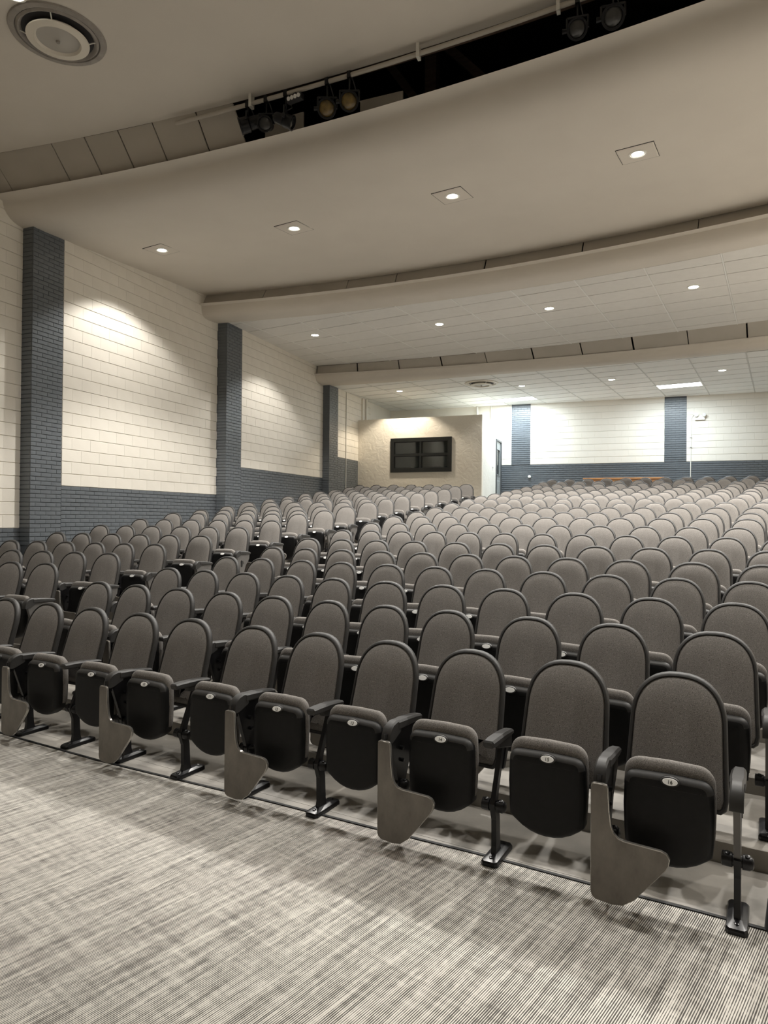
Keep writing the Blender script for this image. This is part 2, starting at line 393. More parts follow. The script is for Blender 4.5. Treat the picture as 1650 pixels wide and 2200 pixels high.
def lay(name, parent, mats, plane, rects, depth, joined=None, jit=0.0015):
    if joined:
        mb = MB()
        for (a, b, c, d) in rects:
            o = random.uniform(-jit, jit)
            if plane[0] == 'x': mb.box((plane[1] - depth, a, c), (plane[1] + o, b, d))
            else: mb.box((a, plane[1] + o, c), (b, plane[1] + depth, d))
        return stuff(mb.obj(joined, mats, parent))
    for (a, b, c, d) in rects:
        rect_piece(name, parent, CACHE, mats, plane, a, b, c, d, -depth + random.uniform(-jit, jit), depth)
BL, BH, KL, KH = 0.2032, 0.06773, 0.4064, 0.2032
def side_bay(i, y0, y1, label):
    """base wall of one bay: cream above the dado, blue below, faces set back a joint's depth"""
    X = WX[i] - 0.012
    mb = MB(); mb.box((-9.6, y0, -0.3), (X, y1, DADO[i]), 1); mb.box((-9.6, y0, DADO[i]), (X, y1, TOP_Z), 0)
    return struct(mb.obj('wall_left', [M['creammortar'], M['bluemortar']]), label)
# bay 1, nearest the stage
b1 = side_bay(0, FRONT_Y, WY[0], 'first cream and blue-grey bay of the side wall, cut by the frame')
lay('block', b1, M['cream'], ('x', WX[0]), bond(5.9, WY[0], DADO[0], DADO[0] + KH*25, KL, KH, 0.009), 0.012, jit=0.0006)
lay('brick', b1, M['blue'], ('x', WX[0]), bond(6.2, WY[0], DADO[0] - BH*10, DADO[0], BL, BH, 0.010, vj=0.4), 0.012)
mb = MB(); mb.box((-9.6, FRONT_Y, DADO[0]), (WX[0], 5.89, TOP_Z), 0); mb.box((-9.6, FRONT_Y, -0.3), (WX[0], 6.19, DADO[0]), 1)
mb.box((-9.6, 6.19, -0.3), (WX[0], WY[0], DADO[0] - BH*10), 1)
mb.obj('plain_masonry', [M['cream'], M['blue']], b1)
# bay 2
b2 = side_bay(1, WY[0] + 0.602, WY[1], 'second bay of the side wall, between the two tall brick pilasters')
lay('block', b2, M['cream'], ('x', WX[1]), bond(8.432, WY[1], DADO[1], DADO[1] + KH*22, KL, KH, 0.009), 0.012, jit=0.0006)
lay('brick', b2, M['blue'], ('x', WX[1]), bond(8.426, WY[1], DADO[1] - BH*13, DADO[1], BL, BH, 0.010, vj=0.4), 0.012)
mb = MB(); mb.box((-9.6, 8.426, -0.3), (WX[1], WY[1], DADO[1] - BH*13)); mb.obj('plain_masonry', M['blue'], b2)
# bay 3
b3 = side_bay(2, WY[1] + 0.608, WY[2], 'third bay of the side wall, beyond the middle pilaster')
lay('block', b3, M['cream'], ('x', WX[2]), bond(13.33, WY[2], DADO[2], DADO[2] + KH*16.5, KL, KH, 0.009), 0.012, jit=0.0006)
lay('brick', b3, M['blue'], ('x', WX[2]), bond(13.324, WY[2], DADO[2] - BH*13, DADO[2], BL, BH, 0.010, vj=0.4), 0.012)
mb = MB(); mb.box((-9.6, 13.324, -0.3), (WX[2], WY[2], DADO[2] - BH*13)); mb.obj('plain_masonry', M['blue'], b3)
# bay 4
b4 = side_bay(3, WY[2] + 0.58, REAR_Y + 0.4, 'last bay of the side wall, beside the projection booth')
lay('block', b4, M['cream'], ('x', WX[3]), bond(18.11, 20.6, DADO[3], DADO[3] + KH*10, KL, KH, 0.009), 0.012, jit=0.0006)
mb = MB(); mb.box((-9.6, 20.6, DADO[3]), (WX[3], REAR_Y, TOP_Z)); mb.obj('plain_masonry', M['cream'], b4)
lay('brick', b4, M['blue'], ('x', WX[3]), bond(18.11, 19.62, DADO[3] - BH*15, DADO[3], BL, BH, 0.010, vj=0.4), 0.012, joined='brickwork')
# pilasters
def pilaster(num, X, Xback, y0, y1, z0, z1, label, joined=None):
    mb = MB(); mb.box((-9.6, y0 + 0.010, -0.3), (X - 0.010, y1, TOP_Z))
    p = struct(mb.obj('trim_%d' % num, M['bluemortar']), label)
    nb = 3; L = (y1 - y0) / nb
    lay('brick', p, M['blue'], ('x', X), bond(y0, y1, z0, z1, L, BH, 0.010, vj=0.5), 0.012, joined)
    rs = [(a, b, c, d) for a, b, c, d in bond(Xback, X - 0.012, z0, z1, X - Xback - 0.012, BH, 0.010, shift=False)]
    if num == 2: lay('brick', p, M['blue'], ('y', y0), rs, 0.012)
    else: lay('brick', p, M['blue'], ('y', y0), rs, 0.012, 'return_brickwork')
    return p
pilaster(2, WX[1], WX[0], WY[0], WY[0] + 0.602, DADO[0] - BH*4, 6.25, 'tall blue-grey brick pilaster closest to the stage')
pilaster(3, WX[2], WX[1], WY[1], WY[1] + 0.608, DADO[1] - BH*8, 6.02, 'middle blue-grey brick pilaster of the side wall')
pilaster(4, WX[3], WX[2], WY[2], WY[2] + 0.58, DADO[2] - BH*8, 5.56, 'narrow far blue-grey brick pilaster near the booth', 'brickwork')
# rear wall
RD = 3.48
mb = MB(); mb.box((-9.6, REAR_Y + 0.010, -0.3), (RIGHT_X + 0.4, REAR_Y + 0.4, RD), 1); mb.box((-9.6, REAR_Y + 0.010, RD), (RIGHT_X + 0.4, REAR_Y + 0.4, TOP_Z), 0)
rear = struct(mb.obj('wall_rear', [M['creammortar'], M['bluemortar']]), 'rear wall with cream block panels over blue-grey brick dado')
RP = ((-4.19, -3.57), (0.514, 1.136), (5.22, 5.84))
xs = -4.9
for a, b in RP + ((RIGHT_X, RIGHT_X),):
    lay('block', rear, M['cream'], ('y', REAR_Y), bond(xs, a, RD, RD + KH*10.1, KL, KH, 0.010), 0.012, jit=0.0006)
    xs = b
mb = MB(); mb.box((-8.6, REAR_Y, RD), (-4.9, REAR_Y + 0.02, TOP_Z)); mb.obj('plain_masonry', M['cream'], rear)
lay('brick', rear, M['blue'], ('y', REAR_Y), bond(-4.55, RIGHT_X, RD - BH*13, RD, BL, BH, 0.018, vj=0.6), 0.013, joined='brickwork')
mb = MB(); mb.box((-8.6, REAR_Y, -0.3), (RIGHT_X, REAR_Y + 0.02, RD - BH*13)); mb.obj('lower_masonry', M['blue'], rear)
for i, (a, b) in enumerate(RP):
    mb = MB(); mb.box((a, REAR_Y - 0.004, RD), (b, REAR_Y + 0.03, 5.60))
    p = struct(mb.obj('trim_%d' % (5 + i), M['bluemortar']), ('blue-grey brick strip on the rear wall beside the booth door', 'blue-grey brick strip on the rear wall beside the conduit', 'blue-grey brick strip on the rear wall')[i])
    lay('brick', p, M['blue'], ('y', REAR_Y - 0.016), bond(a, b, RD, 5.58, (b-a)/3, BH, 0.019, vj=0.8), 0.013, joined='brickwork')
mb = MB(); mb.box((RIGHT_X, FRONT_Y, -0.3), (RIGHT_X + 0.3, REAR_Y + 0.4, TOP_Z)); struct(mb.obj('wall_right', M['cream']))
mb = MB(); mb.box((-9.6, FRONT_Y - 0.3, -0.3), (RIGHT_X + 0.3, FRONT_Y, TOP_Z)); struct(mb.obj('wall_front', M['cream']))

# ------------------------------------------------------------------ ceilings
TS_ = [-12.6 + 0.42*i for i in range(48)]       # samples along the curved edges
def strip(mb, fa, za, fb, zb, mi=0):
    """ruled strip between two curved edges; fa(t) gives n"""
    r = []
    for f, z in ((fa, za), (fb, zb)):
        r.append([(*P2(f(t), t), z) for t in TS_])
    mb.loft(r, mi, False, False, closed=False)
def lip(edge_a, edge_b, prof):
    mb = MB(); rings = []
    for u, z in prof:
        rings.append([(*P2(ev(edge_a, t)*(1-u) + ev(edge_b, t)*u, t), z) for t in TS_])
    mb.loft(rings, 0, False, False, closed=False)
    return mb
# ceiling over the stage front, cut by the lighting slot
mb = MB()
poly = [(*P2(ev(E_C0, t), t),) for t in TS_]
poly = [(x, y) for x, y in poly if x < RIGHT_X + 0.2] + [(RIGHT_X + 0.2, FRONT_Y), (-10.8, FRONT_Y)]
mb.prism(poly, 6.95, 7.03)
ceil0 = struct(mb.obj('ceiling', M['gypsum']), 'smooth taupe ceiling above the stage front with a round air vent')
# smooth curved cloud
L1 = 4.72
c1prof = [(-0.03,6.50),(0.0,6.46),(0.003,6.405),(0.008,6.35),(0.016,6.30),(0.027,6.255),(0.041,6.222),(0.060,6.200),(0.085,6.190),(0.12,6.192),(0.22,6.224),(0.40,6.275),(0.60,6.345),(0.80,6.415),(1.0,6.49)]
ceil1 = struct(lip(E_1F, E_1R, c1prof).obj('ceiling', M['gypsum'], smooth=True, angle=60), 'smooth taupe ceiling cloud with four square downlights')
c2prof = [(-0.15,6.24),(0.0,6.21),(0.005,6.14),(0.03,6.07),(0.10,6.015),(0.22,5.985),(0.42,5.975),(0.7,5.983),(1.0,5.994)]
lip2 = struct(lip(E_2T, E_2B, c2prof).obj('ceiling', M['gypsum'], smooth=True, angle=60), 'tiled ceiling section behind a rounded taupe lip')
c3prof = [(-0.15,5.71),(0.0,5.68),(0.01,5.62),(0.06,5.56),(0.16,5.515),(0.32,5.492),(0.6,5.490),(1.0,5.496)]
lip3 = struct(lip(E_3T, E_3B, c3prof).obj('ceiling', M['gypsum'], smooth=True, angle=60), 'rearmost tiled ceiling section with two bright tube panels')
def z2(n): return 6.004 - 0.012*(n - 11.9)
def z3(n): return 5.504 - 0.004*(n - 17.0)
def tile_field(parent, lo, hi, zf, t_seam, n_row, t_min, t_max, skip=(), tm='tile', gm='grid', gc=0.010):
    """backing grid plus one slab per tile, all clipped by the curved edges lo(t)..hi(t)"""
    mb = MB(); r0, r1 = [], []
    ts = [t_min + (t_max - t_min)*i/40 for i in range(41)]
    for t in ts:
        r0.append((*P2(lo(t), t), zf(lo(t)) + 0.006)); r1.append((*P2(hi(t), t), zf(hi(t)) + 0.006))
    mb.loft([r0, r1], 0, False, False, closed=False)
    mb.obj('grid_backing', M['plenum'], parent)
    for i in range(int((t_min - t_seam)/1.19) - 1, int((t_max - t_seam)/1.19) + 2):
        t = t_seam + 1.19*i
        if not t_min < t < t_max or hi(t) - lo(t) < 0.2: continue
        mb = MB(); ring = lambda d, dz: [(*P2(lo(t), t - d), zf(lo(t)) + dz), (*P2(lo(t), t + d), zf(lo(t)) + dz), (*P2(hi(t), t + d), zf(hi(t)) + dz), (*P2(hi(t), t - d), zf(hi(t)) + dz)]
        mb.loft([ring(0.012, 0.006), ring(0.012, -0.008)]); mb.obj('grid_runner', M[gm], parent)
    i0 = int((t_min - t_seam)/1.19) - 1; g = 0.015
    for i in range(i0, int((t_max - t_seam)/1.19) + 2):
        ta, tb = max(t_seam + 1.19*i, t_min) + g, min(t_seam + 1.19*(i+1), t_max) - g
        if tb - ta < 0.08: continue
        cols = [ta, (ta*2+tb)/3, (ta+2*tb)/3, tb]
        lo_m = min(lo(t) for t in cols); hi_m = max(hi(t) for t in cols)
        j = int((lo_m - n_row)/0.6) - 2
        while n_row + 0.6*j < hi_m:
            na, nb = n_row + 0.6*j + gc, n_row + 0.6*(j+1) - gc; j += 1
            if any(abs((ta+tb)/2 - s[0]) < 0.5 and abs((na+nb)/2 - s[1]) < 0.25 for s in skip): continue
            A = [(t, max(na, lo(t) + g)) for t in cols]; B = [(t, min(nb, hi(t) - g)) for t in cols]
            if all(b[1] - a[1] < 0.03 for a, b in zip(A, B)): continue
            A = [(t, min(n, b[1])) for (t, n), b in zip(A, B)]
            ring = A + B[::-1]; dz = random.uniform(-0.0015, 0.0015)
            mb = MB()
            mb.loft([[(*P2(n, t), zf(n) + 0.004) for t, n in ring], [(*P2(n, t), zf(n) - 0.004 + dz) for t, n in ring]], 0, False, True)
            mb.obj('ceiling_tile', M[tm], parent)
tile_field(lip2, lambda t: ev(E_2B, t), lambda t: ev(E_2R, t), z2, -9.235, 11.92, -12.3, 9.4)
FL = ((-7.325, 20.57), (-2.575, 20.57))
def rear_n(t): return (REAR_Y + 0.02 + t*math.sin(A_AXIS)) / math.cos(A_AXIS)
tile_field(lip3, lambda t: ev(E_3B, t), rear_n, z3, -9.11, 20.27, -12.6, 9.2, skip=FL, tm='tilelit', gm='gridgrey', gc=0.019)
# fascia boards closing the steps between the ceiling sections
def fascia(num, top, zt, bot, zb, joints, label, gap=0.006, upto=None):
    mb = MB()      # nailer behind the top edge
    mb.loft([[(*P2(ev(top, t) + 0.10, t), zt + 0.02) for t in TS_], [(*P2(ev(top, t) + 0.16, t), zt + 0.02) for t in TS_],
             [(*P2(ev(top, t) + 0.16, t), zt + 0.10) for t in TS_], [(*P2(ev(top, t) + 0.10, t), zt + 0.10) for t in TS_]], 0, False, False, closed=False)
    tr = struct(mb.obj('trim_%d' % num, M['atticwood']), label)
    for a, b in zip(joints, joints[1:]):
        g0, g1 = gap*random.uniform(0.5, 1.6), gap*random.uniform(0.5, 1.6)
        ts = [a + g0 + (b - a - g0 - g1)*k/4 for k in range(5)]; mb = MB(); o = random.uniform(-0.004, 0.004)
        front, back = [], []
        f_ = lambda t, e, z, d: (*P2(ev(e, t) + d, t), z)
        ring_f = [f_(t, bot, zb - 0.0, o + 0.012) for t in ts] + [f_(t, top, zt - 0.004, o + 0.004) for t in reversed(ts)]
        ring_b = [f_(t, bot, zb - 0.0, o + 0.034) for t in ts] + [f_(t, top, zt - 0.004, o + 0.026) for t in reversed(ts)]
        mb.loft([ring_f, ring_b], 0)
        mb.obj('fascia_panel', M['fascia'], tr)
    return tr
f1 = fascia(8, E_C0, 6.955, E_1F, 6.462, [-12.4, -11.2, -10.0, -8.97, -8.42, -7.87, -7.31, -6.63, -6.06], 'taupe boards closing part of the lighting slot', 0.008)
f2 = fascia(9, E_1R, 6.495, E_2T, 6.212, [-12.4, -11.3, -9.47 + 0.0, -7.62, -6.58, -4.79, -3.02, -1.2, 0.6, 2.4, 4.2, 6.0, 7.8], 'dark taupe boards behind the smooth ceiling cloud', 0.010)
f3 = fascia(10, E_2R, 5.955, E_3T, 5.682, [-12.5] + [-11.39 + 1.185*i for i in range(17)], 'taupe boards between the two tiled ceiling sections', 0.016)
for t, dz in ((-9.1, 0.0), (-10.3, 0.0), (-4.55, 0.0), (-0.95, 0.0)):          # little black hooks sticking up over the lip
    mb = MB(); p = P2(ev(E_2T, t) + 0.03, t)
    mb.tube([(p.x, p.y, 6.20), (p.x, p.y, 6.255), (p.x, p.y + 0.03, 6.265)], 0.012, 6); mb.obj('hook', M['black'], f2)
# left-over boards and timbers inside the slot
for (ta, tb, dn, za, zb, zc) in ((-5.88, -5.31, 0.09, 6.46, 6.86, 6.863), (-4.50, -3.93, 0.09, 6.46, 6.80, 6.772), (-2.90, -2.35, 0.09, 6.46, 6.585, 6.655)):
    mb = MB(); a, b = P2(ev(E_1F, ta) + dn, ta), P2(ev(E_1F, tb) + dn, tb); e = NA*0.02
    mb.loft([[(a.x, a.y, za), (b.x, b.y, za), (b.x, b.y, zc), (a.x, a.y, zb)], [(a.x+e.x, a.y+e.y, za), (b.x+e.x, b.y+e.y, za), (b.x+e.x, b.y+e.y, zc), (a.x+e.x, a.y+e.y, zb)]])
    mb.obj('fascia_panel', M['fascia'], f1)
mb = MB(); mb.box((-9.6, FRONT_Y - 0.3, TOP_Z), (RIGHT_X + 0.4, REAR_Y + 0.5, TOP_Z + 0.2)); struct(mb.obj('ceiling', M['attic']), 'black roof space seen through the lighting slot')
mb = MB()                                        # black sheet added behind the slot so the roof space stays dark
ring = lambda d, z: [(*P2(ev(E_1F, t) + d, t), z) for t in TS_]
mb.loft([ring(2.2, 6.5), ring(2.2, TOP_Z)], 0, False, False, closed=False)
struct(mb.obj('wall_blackout', M['attic']), 'black sheet added to darken the roof space behind the slot')
def beam(num, a, b, wd, label):
    mb = MB(); a, b = Vector(a), Vector(b); d = (b - a).normalized(); s = d.cross(Vector((0, 1, 0.2))).normalized()*wd; q = d.cross(s).normalized()*wd
    mb.loft([[p + s + q, p - s + q, p - s - q, p + s - q] for p in (a, b)]); struct(mb.obj('trim_%d' % num, M['atticwood']), label)
def att(t, d, z): p = P2(ev(E_1F, t) + d, t); return (p.x, p.y, z)
beam(11, att(-3.95, 0.9, 6.5), att(-3.95, 0.9, 8.2), 0.075, 'dark timber post inside the lighting slot')
beam(12, att(-4.0, 0.95, 6.9), att(-4.75, 0.95, 8.0), 0.05, 'dark slanted brace beside the timber post in the slot')
beam(13, att(-2.75, 0.9, 6.6), att(-3.9, 0.9, 7.9), 0.05, 'lone dark slanted brace in the middle of the slot')

# ------------------------------------------------------------------ ceiling fittings
def downlight(loc, label, power, group, plate=False, tilt=(0,0,0), col=WARM, r=0.085, size=120, blend=0.32):
    t = thing('downlight', label, 'ceiling light', loc, -A_AXIS, group)
    t.rotation_euler = (tilt[0], tilt[1], -A_AXIS)
    if plate:
        mb = MB(); h = 0.22; g = 0.015
        mb.loft([[(-h,-h,-0.004),(h,-h,-0.004),(h,h,-0.004),(-h,h,-0.004)], [(-h+g,-h+g,-0.009),(h-g,-h+g,-0.009),(h-g,h-g,-0.009),(-h+g,h-g,-0.009)]])
        mb.obj('mounting_plate', M['gypsum'], t)
        mb = MB(); k = h + 0.006
        for a, b in (((-k,-k),(k,-h)), ((-k,h),(k,k)), ((-k,-h),(-h,h)), ((h,-h),(k,h))): mb.box((*a, -0.003), (*b, 0.004))
        mb.obj('plate_gap', M['black'], t)
    mb = MB(); mb.lathe([(r+0.028, -0.004), (r+0.026, -0.013), (r+0.006, -0.015), (r, -0.010), (r-0.004, 0.0)], n=28)
    mb.obj('trim_ring', M['whitepaint'], t, smooth=True)
    mb = MB(); mb.lathe([(r-0.001, -0.008), (r*0.6, -0.011), (0.002, -0.012)], n=28, cap1=True); mb.obj('lens', M['lens'], t, smooth=True)
    ld = bpy.data.lights.new('downlight_lamp', 'SPOT'); ld.energy = power; ld.spot_size = math.radians(size); ld.spot_blend = blend
    ld.shadow_soft_size = 0.07; ld.color = col
    lo = bpy.data.objects.new('downlight_lamp', ld); link(lo); lo.parent = t; lo.location = (0, 0, -0.03)
    return t
def wpos(x, y, z): return (x, y, z)
ORD = ('nearest the side wall', 'second from the side wall', 'third from the side wall', 'fourth from the side wall', 'fifth from the side wall', 'sixth from the side wall')
for i, (t, n, z) in enumerate(((-9.253, 8.014, 6.32), (-6.712, 8.437, 6.335), (-4.078, 8.692, 6.345), (-1.602, 8.83, 6.355), (0.95, 8.80, 6.355), (3.5, 8.55, 6.35))):
    p = P2(n, t)
    # sit on the cloud's underside
    u = (n - ev(E_1F, t)) / (ev(E_1R, t) - ev(E_1F, t))
    for (u0, za), (u1, zb) in zip(c1prof, c1prof[1:]):
        if u0 <= u <= u1: z = za + (zb - za)*(u - u0)/(u1 - u0)
    downlight((p.x, p.y, z), 'lit downlight in a square plate on the smooth ceiling cloud, ' + ORD[i], P_CLOUD1*(0.27 if i == 0 else 1.0), 'square-plate downlights of the smooth cloud', True, (0.068, 0, 0))
for i, (t, n) in enumerate(((-9.55, 12.834), (-6.584, 13.418), (-4.14, 13.482), (-1.462, 13.516), (1.2, 13.35), (3.8, 13.0))):
    p = P2(n, t); downlight((p.x, p.y, z2(n) - 0.004), 'round lit downlight in the middle tiled ceiling, ' + ORD[i], P_CLOUD2*(0.27 if i == 0 else 1.0), 'downlights of the middle tiled ceiling')
for i, (t, n) in enumerate(((-9.95, 17.62), (-6.483, 18.568), (-4.054, 18.838), (-1.376, 18.973), (1.2, 18.9), (3.8, 18.7))):
    p = P2(n, t); downlight((p.x, p.y, z3(n) - 0.004), 'small round lit downlight in the rear tiled ceiling, ' + ORD[i], P_CLOUD3*(1.5 if i == 0 else 1.0), 'downlights of the rear tiled ceiling',
                            col=(1.0, 0.88, 0.70) if i == 0 else WARM)
for i, (x, y) in enumerate(((-5.97, 4.96), (-3.3, 4.9), (-0.7, 4.6), (1.9, 4.2), (4.4, 3.6), (-4.6, 1.2), (-1.6, 1.0), (1.4, 0.8))):  # last three are an unseen row, added to light the carpet
    downlight((x, y, 6.95), 'lit downlight beside the round vent in the front ceiling' if i == 0 else 'unseen lit downlight of the front ceiling above the carpet', P_FRONT if y > 3 else P_FRONT*0.12, 'downlights of the front ceiling', blend=0.9, size=140)
for i, (t, n) in enumerate(FL):
    p = P2(n, t); o = thing('tube_panel', ('bright recessed tube panel above the booth door', 'bright recessed tube panel above the rear brick strip')[i], 'ceiling light', (p.x, p.y, z3(n)), -A_AXIS, 'tube panels of the rear ceiling')
    mb = MB()
    for a, b in (((-0.595,-0.30),(0.595,-0.275)), ((-0.595,0.275),(0.595,0.30)), ((-0.595,-0.275),(-0.565,0.275)), ((0.565,-0.275),(0.595,0.275))): mb.box((*a, -0.010), (*b, 0.03))
    mb.obj('frame', M['whitepaint'], o)
    mb = MB(); mb.loft([[(-0.567,-0.277,-0.003),(0.567,-0.277,-0.003),(0.567,0.277,-0.003),(-0.567,0.277,-0.003)], [(-0.50,-0.22,-0.014),(0.50,-0.22,-0.014),(0.50,0.22,-0.014),(-0.50,0.22,-0.014)]])
    mb.obj('diffuser', M['tube'], o)
    ld = bpy.data.lights.new('tube_panel_lamp', 'AREA'); ld.shape = 'RECTANGLE'; ld.size = 1.05; ld.size_y = 0.5; ld.energy = P_TUBE; ld.color = COOL
    lo = bpy.data.objects.new('tube_panel_lamp', ld); link(lo); lo.parent = o; lo.location = (0, 0, -0.03)
def air_vent(loc, R, label, ring='dust'):
    t = thing('air_vent', label, 'air vent', loc, -A_AXIS)
    mb = MB(); mb.lathe([(R, 0.0), (R*0.985, -0.016), (R*0.93, -0.024), (R*0.865, -0.020), (R*0.85, -0.004), (R*0.80, 0.03), (R*0.78, 0.07)], n=56); mb.obj('outer_ring', M[ring], t, smooth=True)
    mb = MB(); mb.lathe([(R*0.84, -0.012), (R*0.80, -0.030), (R*0.775, -0.026), (R*0.70, 0.02), (R*0.66, 0.06)], n=56); mb.obj('middle_cone', M[ring], t, smooth=True)
    mb = MB(); mb.lathe([(R*0.83, 0.0005), (R*0.4, 0.002), (0.002, 0.002)], n=56, cap1=True); o = mb.obj('throat', M['ventdark'], t)
    mb = MB(); mb.lathe([(R*0.50, 0.0), (R*0.645, -0.055), (R*0.64, -0.066), (R*0.475, -0.076), (R*0.46, -0.060), (R*0.44, -0.050)], n=56); mb.obj('inner_cone', M['ventwhite'], t, smooth=True, angle=25)
    mb = MB(); mb.lathe([(R*0.445, -0.050), (R*0.40, -0.046), (R*0.2, -0.058), (0.02, -0.070), (0.002, -0.071)], n=56, cap1=True); mb.obj('centre_dish', M['dish'], t, smooth=True)
    mb = MB(); mb.lathe([(0.022, -0.068), (0.020, -0.088), (0.002, -0.092)], n=12, cap1=True); mb.obj('centre_screw', M['dust'], t)
    for k in range(4):
        a = math.pi/4 + k*math.pi/2; mb = MB(); c, s = math.cos(a), math.sin(a)
        mb.tube([(R*0.80*c, R*0.80*s, -0.012), (R*0.70*c, R*0.70*s, -0.03), (R*0.62*c, R*0.62*s, -0.05)], 0.007, 6); mb.obj('strut', M['whitepaint'], t)
air_vent((-6.037, 5.562, 6.948), 0.495, 'large round air vent in the smooth front ceiling')
p = P2(17.70, -7.36); air_vent((p.x, p.y, z3(17.7) - 0.006), 0.47, 'round air vent in the rear tiled ceiling', 'ventwhite')

# ------------------------------------------------------------------ lighting pipe and stage lamps
def pipe_pt(t, z=6.845): n = ev((6.716, -0.009, -0.0125), t); p = P2(n, t); return Vector((p.x, p.y, z))
rail = thing('lighting_pipe', 'cream painted pipe along the edge of the lighting slot', 'pipe', tuple(pipe_pt(-4)))
org = pipe_pt(-4)
mb = MB(); mb.tube([pipe_pt(-6.9 + 0.5*i) - org for i in range(25)], 0.026, 10); mb.obj('pipe', M['fascia'], rail, smooth=True)
for t in (-5.75, -3.52, -1.98, 0.2, 2.4):
    q = pipe_pt(t) - org; mb = MB()
    mb.box((q.x-0.018, q.y-0.03, q.z-0.055), (q.x+0.018, q.y+0.03, q.z-0.028)); mb.box((q.x-0.018, q.y-0.04, q.z-0.055), (q.x+0.018, q.y-0.028, q.z+0.11)); mb.box((q.x-0.018, q.y+0.028, q.z-0.055), (q.x+0.018, q.y+0.04, q.z+0.11))
    mb.obj('hanger', M['whitepaint'], rail)
def stage_lamp(t, drop, aim, label, lens, R=0.105, L=0.30, group='stage lamps in the lighting slot'):
    top = pipe_pt(t); o = thing('stage_lamp', label, 'stage light', (top.x, top.y, top.z - drop), 0, group)
    d = Vector(aim).normalized()
    mb = MB(); b = -d*L*0.62
    mb.lathe([(R*0.55, 0), (R*0.80, 0.02), (R*0.86, L*0.45), (R*0.80, L*0.5), (R, L*0.56), (R*1.02, L*0.92), (R*1.12, L*0.93), (R*1.12, L), (R*0.9, L), (R*0.88, L*0.9)], b, d, 24, cap0=True)
    mb.obj('housing', M['steel'], o, smooth=True)
    mb = MB(); mb.lathe([(R*0.9, L*0.90), (R*0.6, L*0.945), (0.002, L*0.965)], b, d, 24, cap1=True); mb.obj('lens', lens, o, smooth=True)
    mb = MB(); s = d.cross(Vector((0,0,1))).normalized()
    for k in (-1, 1): mb.tube([s*k*R*1.12, s*k*R*1.12 + Vector((0,0,drop*0.42))], 0.012, 6)
    mb.tube([-s*R*1.12 + Vector((0,0,drop*0.42)), s*R*1.12 + Vector((0,0,drop*0.42))], 0.012, 6)
    mb.obj('yoke', M['steel'], o)
    mb = MB(); mb.tube([Vector((0,0,drop*0.42)), Vector((0,0,drop-0.03))], 0.011, 6); mb.box((-0.022,-0.034,drop-0.045), (0.022,0.034,drop+0.036)); mb.obj('clamp', M['steel'], o)
    mb = MB(); mb.tube([s*R*1.12, s*(R*1.12+0.045)], [0.022, 0.026], 8); mb.obj('knob', M['steel'], o)
    mb = MB(); e = b - d*0.01
    mb.tube([e, e + Vector((0.02,0.05,0.03)), Vector((0.05,0.06,drop*0.55)), Vector((0.02,0.02,drop-0.01))], 0.007, 6); mb.obj('cable', M['cable'], o)
stage_lamp(-5.80, 0.25, (-0.85, -0.35, -0.30), 'dark stage lamp turned sideways beside the fascia boards', M['spotlens2'], 0.095, 0.27)
stage_lamp(-5.53, 0.31, (0.25, -0.8, -0.4), 'dark stage lamp with a clear lens, second along the pipe', M['spotlens2'], 0.086, 0.25)
stage_lamp(-5.25, 0.33, (0.85, 0.25, -0.35), 'dark stage lamp turned away, next to the socket box', M['spotlens2'], 0.080, 0.25)
stage_lamp(-4.68, 0.32, (0.30, -0.75, -0.45), 'stage lamp with a bright amber lens, closer to the socket box', M['spotlens'], 0.10, 0.26)
stage_lamp(-4.385, 0.31, (0.28, -0.75, -0.45), 'stage lamp with an amber lens beside the big beige board', M['spotlens'], 0.10, 0.26)
stage_lamp(-1.79, 0.29, (0.05, -0.75, -0.5), 'dim grey-lensed stage lamp in the black part of the slot', M['spotlens2'], 0.090, 0.25)
stage_lamp(-1.45, 0.29, (0.05, -0.75, -0.5), 'dim stage lamp farthest along the black part of the slot', M['spotlens2'], 0.098, 0.25)
q = pipe_pt(-5.12); o = thing('socket_box', 'grey box of four white sockets hung on the lighting pipe', 'socket box', (q.x, q.y, q.z - 0.085), -A_AXIS)
mb = MB(); mb.box((-0.11,-0.03,-0.04), (0.11,0.03,0.03)); mb.box((-0.02,-0.02,0.03), (0.02,0.02,0.06)); mb.obj('housing', M['cable'], o)
for k in range(4):
    mb = MB(); mb.lathe([(0.024,0.0),(0.024,0.012),(0.002,0.013)], (-0.075+0.05*k,-0.03,0.0), (0,-1,-0.3), 14, cap1=True); mb.obj('socket', M['whitelabel'], o)
mb = MB()
for k in range(3): mb.tube([att(-5.0+0.02*k, 0.0, 6.72), att(-4.75, 0.05+0.05*k, 6.56-0.03*k), att(-4.2, 0.05, 6.50-0.02*k), att(-4.3, 0.2, 6.40)], 0.006, 6)
tag(mb.obj('loose_cable', M['cable']), 'loose dark cables looping between the stage lamps', 'cable')

# ------------------------------------------------------------------ projection booth
BY, BX0, BX1, BZ = 19.625, -8.55, -4.528, 4.765
wx0, wx1, wz0, wz1 = -7.374, -5.463, 3.111, 4.122
mb = MB(); T = 0.14
for a, b in (((BX0,BY,0.5),(wx0,BY+T,BZ)), ((wx1,BY,0.5),(BX1,BY+T,BZ)), ((wx0,BY,0.5),(wx1,BY+T,wz0)), ((wx0,BY,wz1),(wx1,BY+T,BZ))): mb.box(a, b)
struct(mb.obj('wall_booth', M['plaster']), 'beige trowelled front of the projection booth')
dy0, dy1, dz1 = 21.60, 22.44, 4.27
mb = MB()
for a, b in (((BX1-T,BY+T,0.5),(BX1,dy0,BZ-0.002)), ((BX1-T,dy0,dz1),(BX1,REAR_Y,BZ-0.002)), ((BX1-T,dy1,0.5),(BX1,REAR_Y,dz1))): mb.box(a, b)
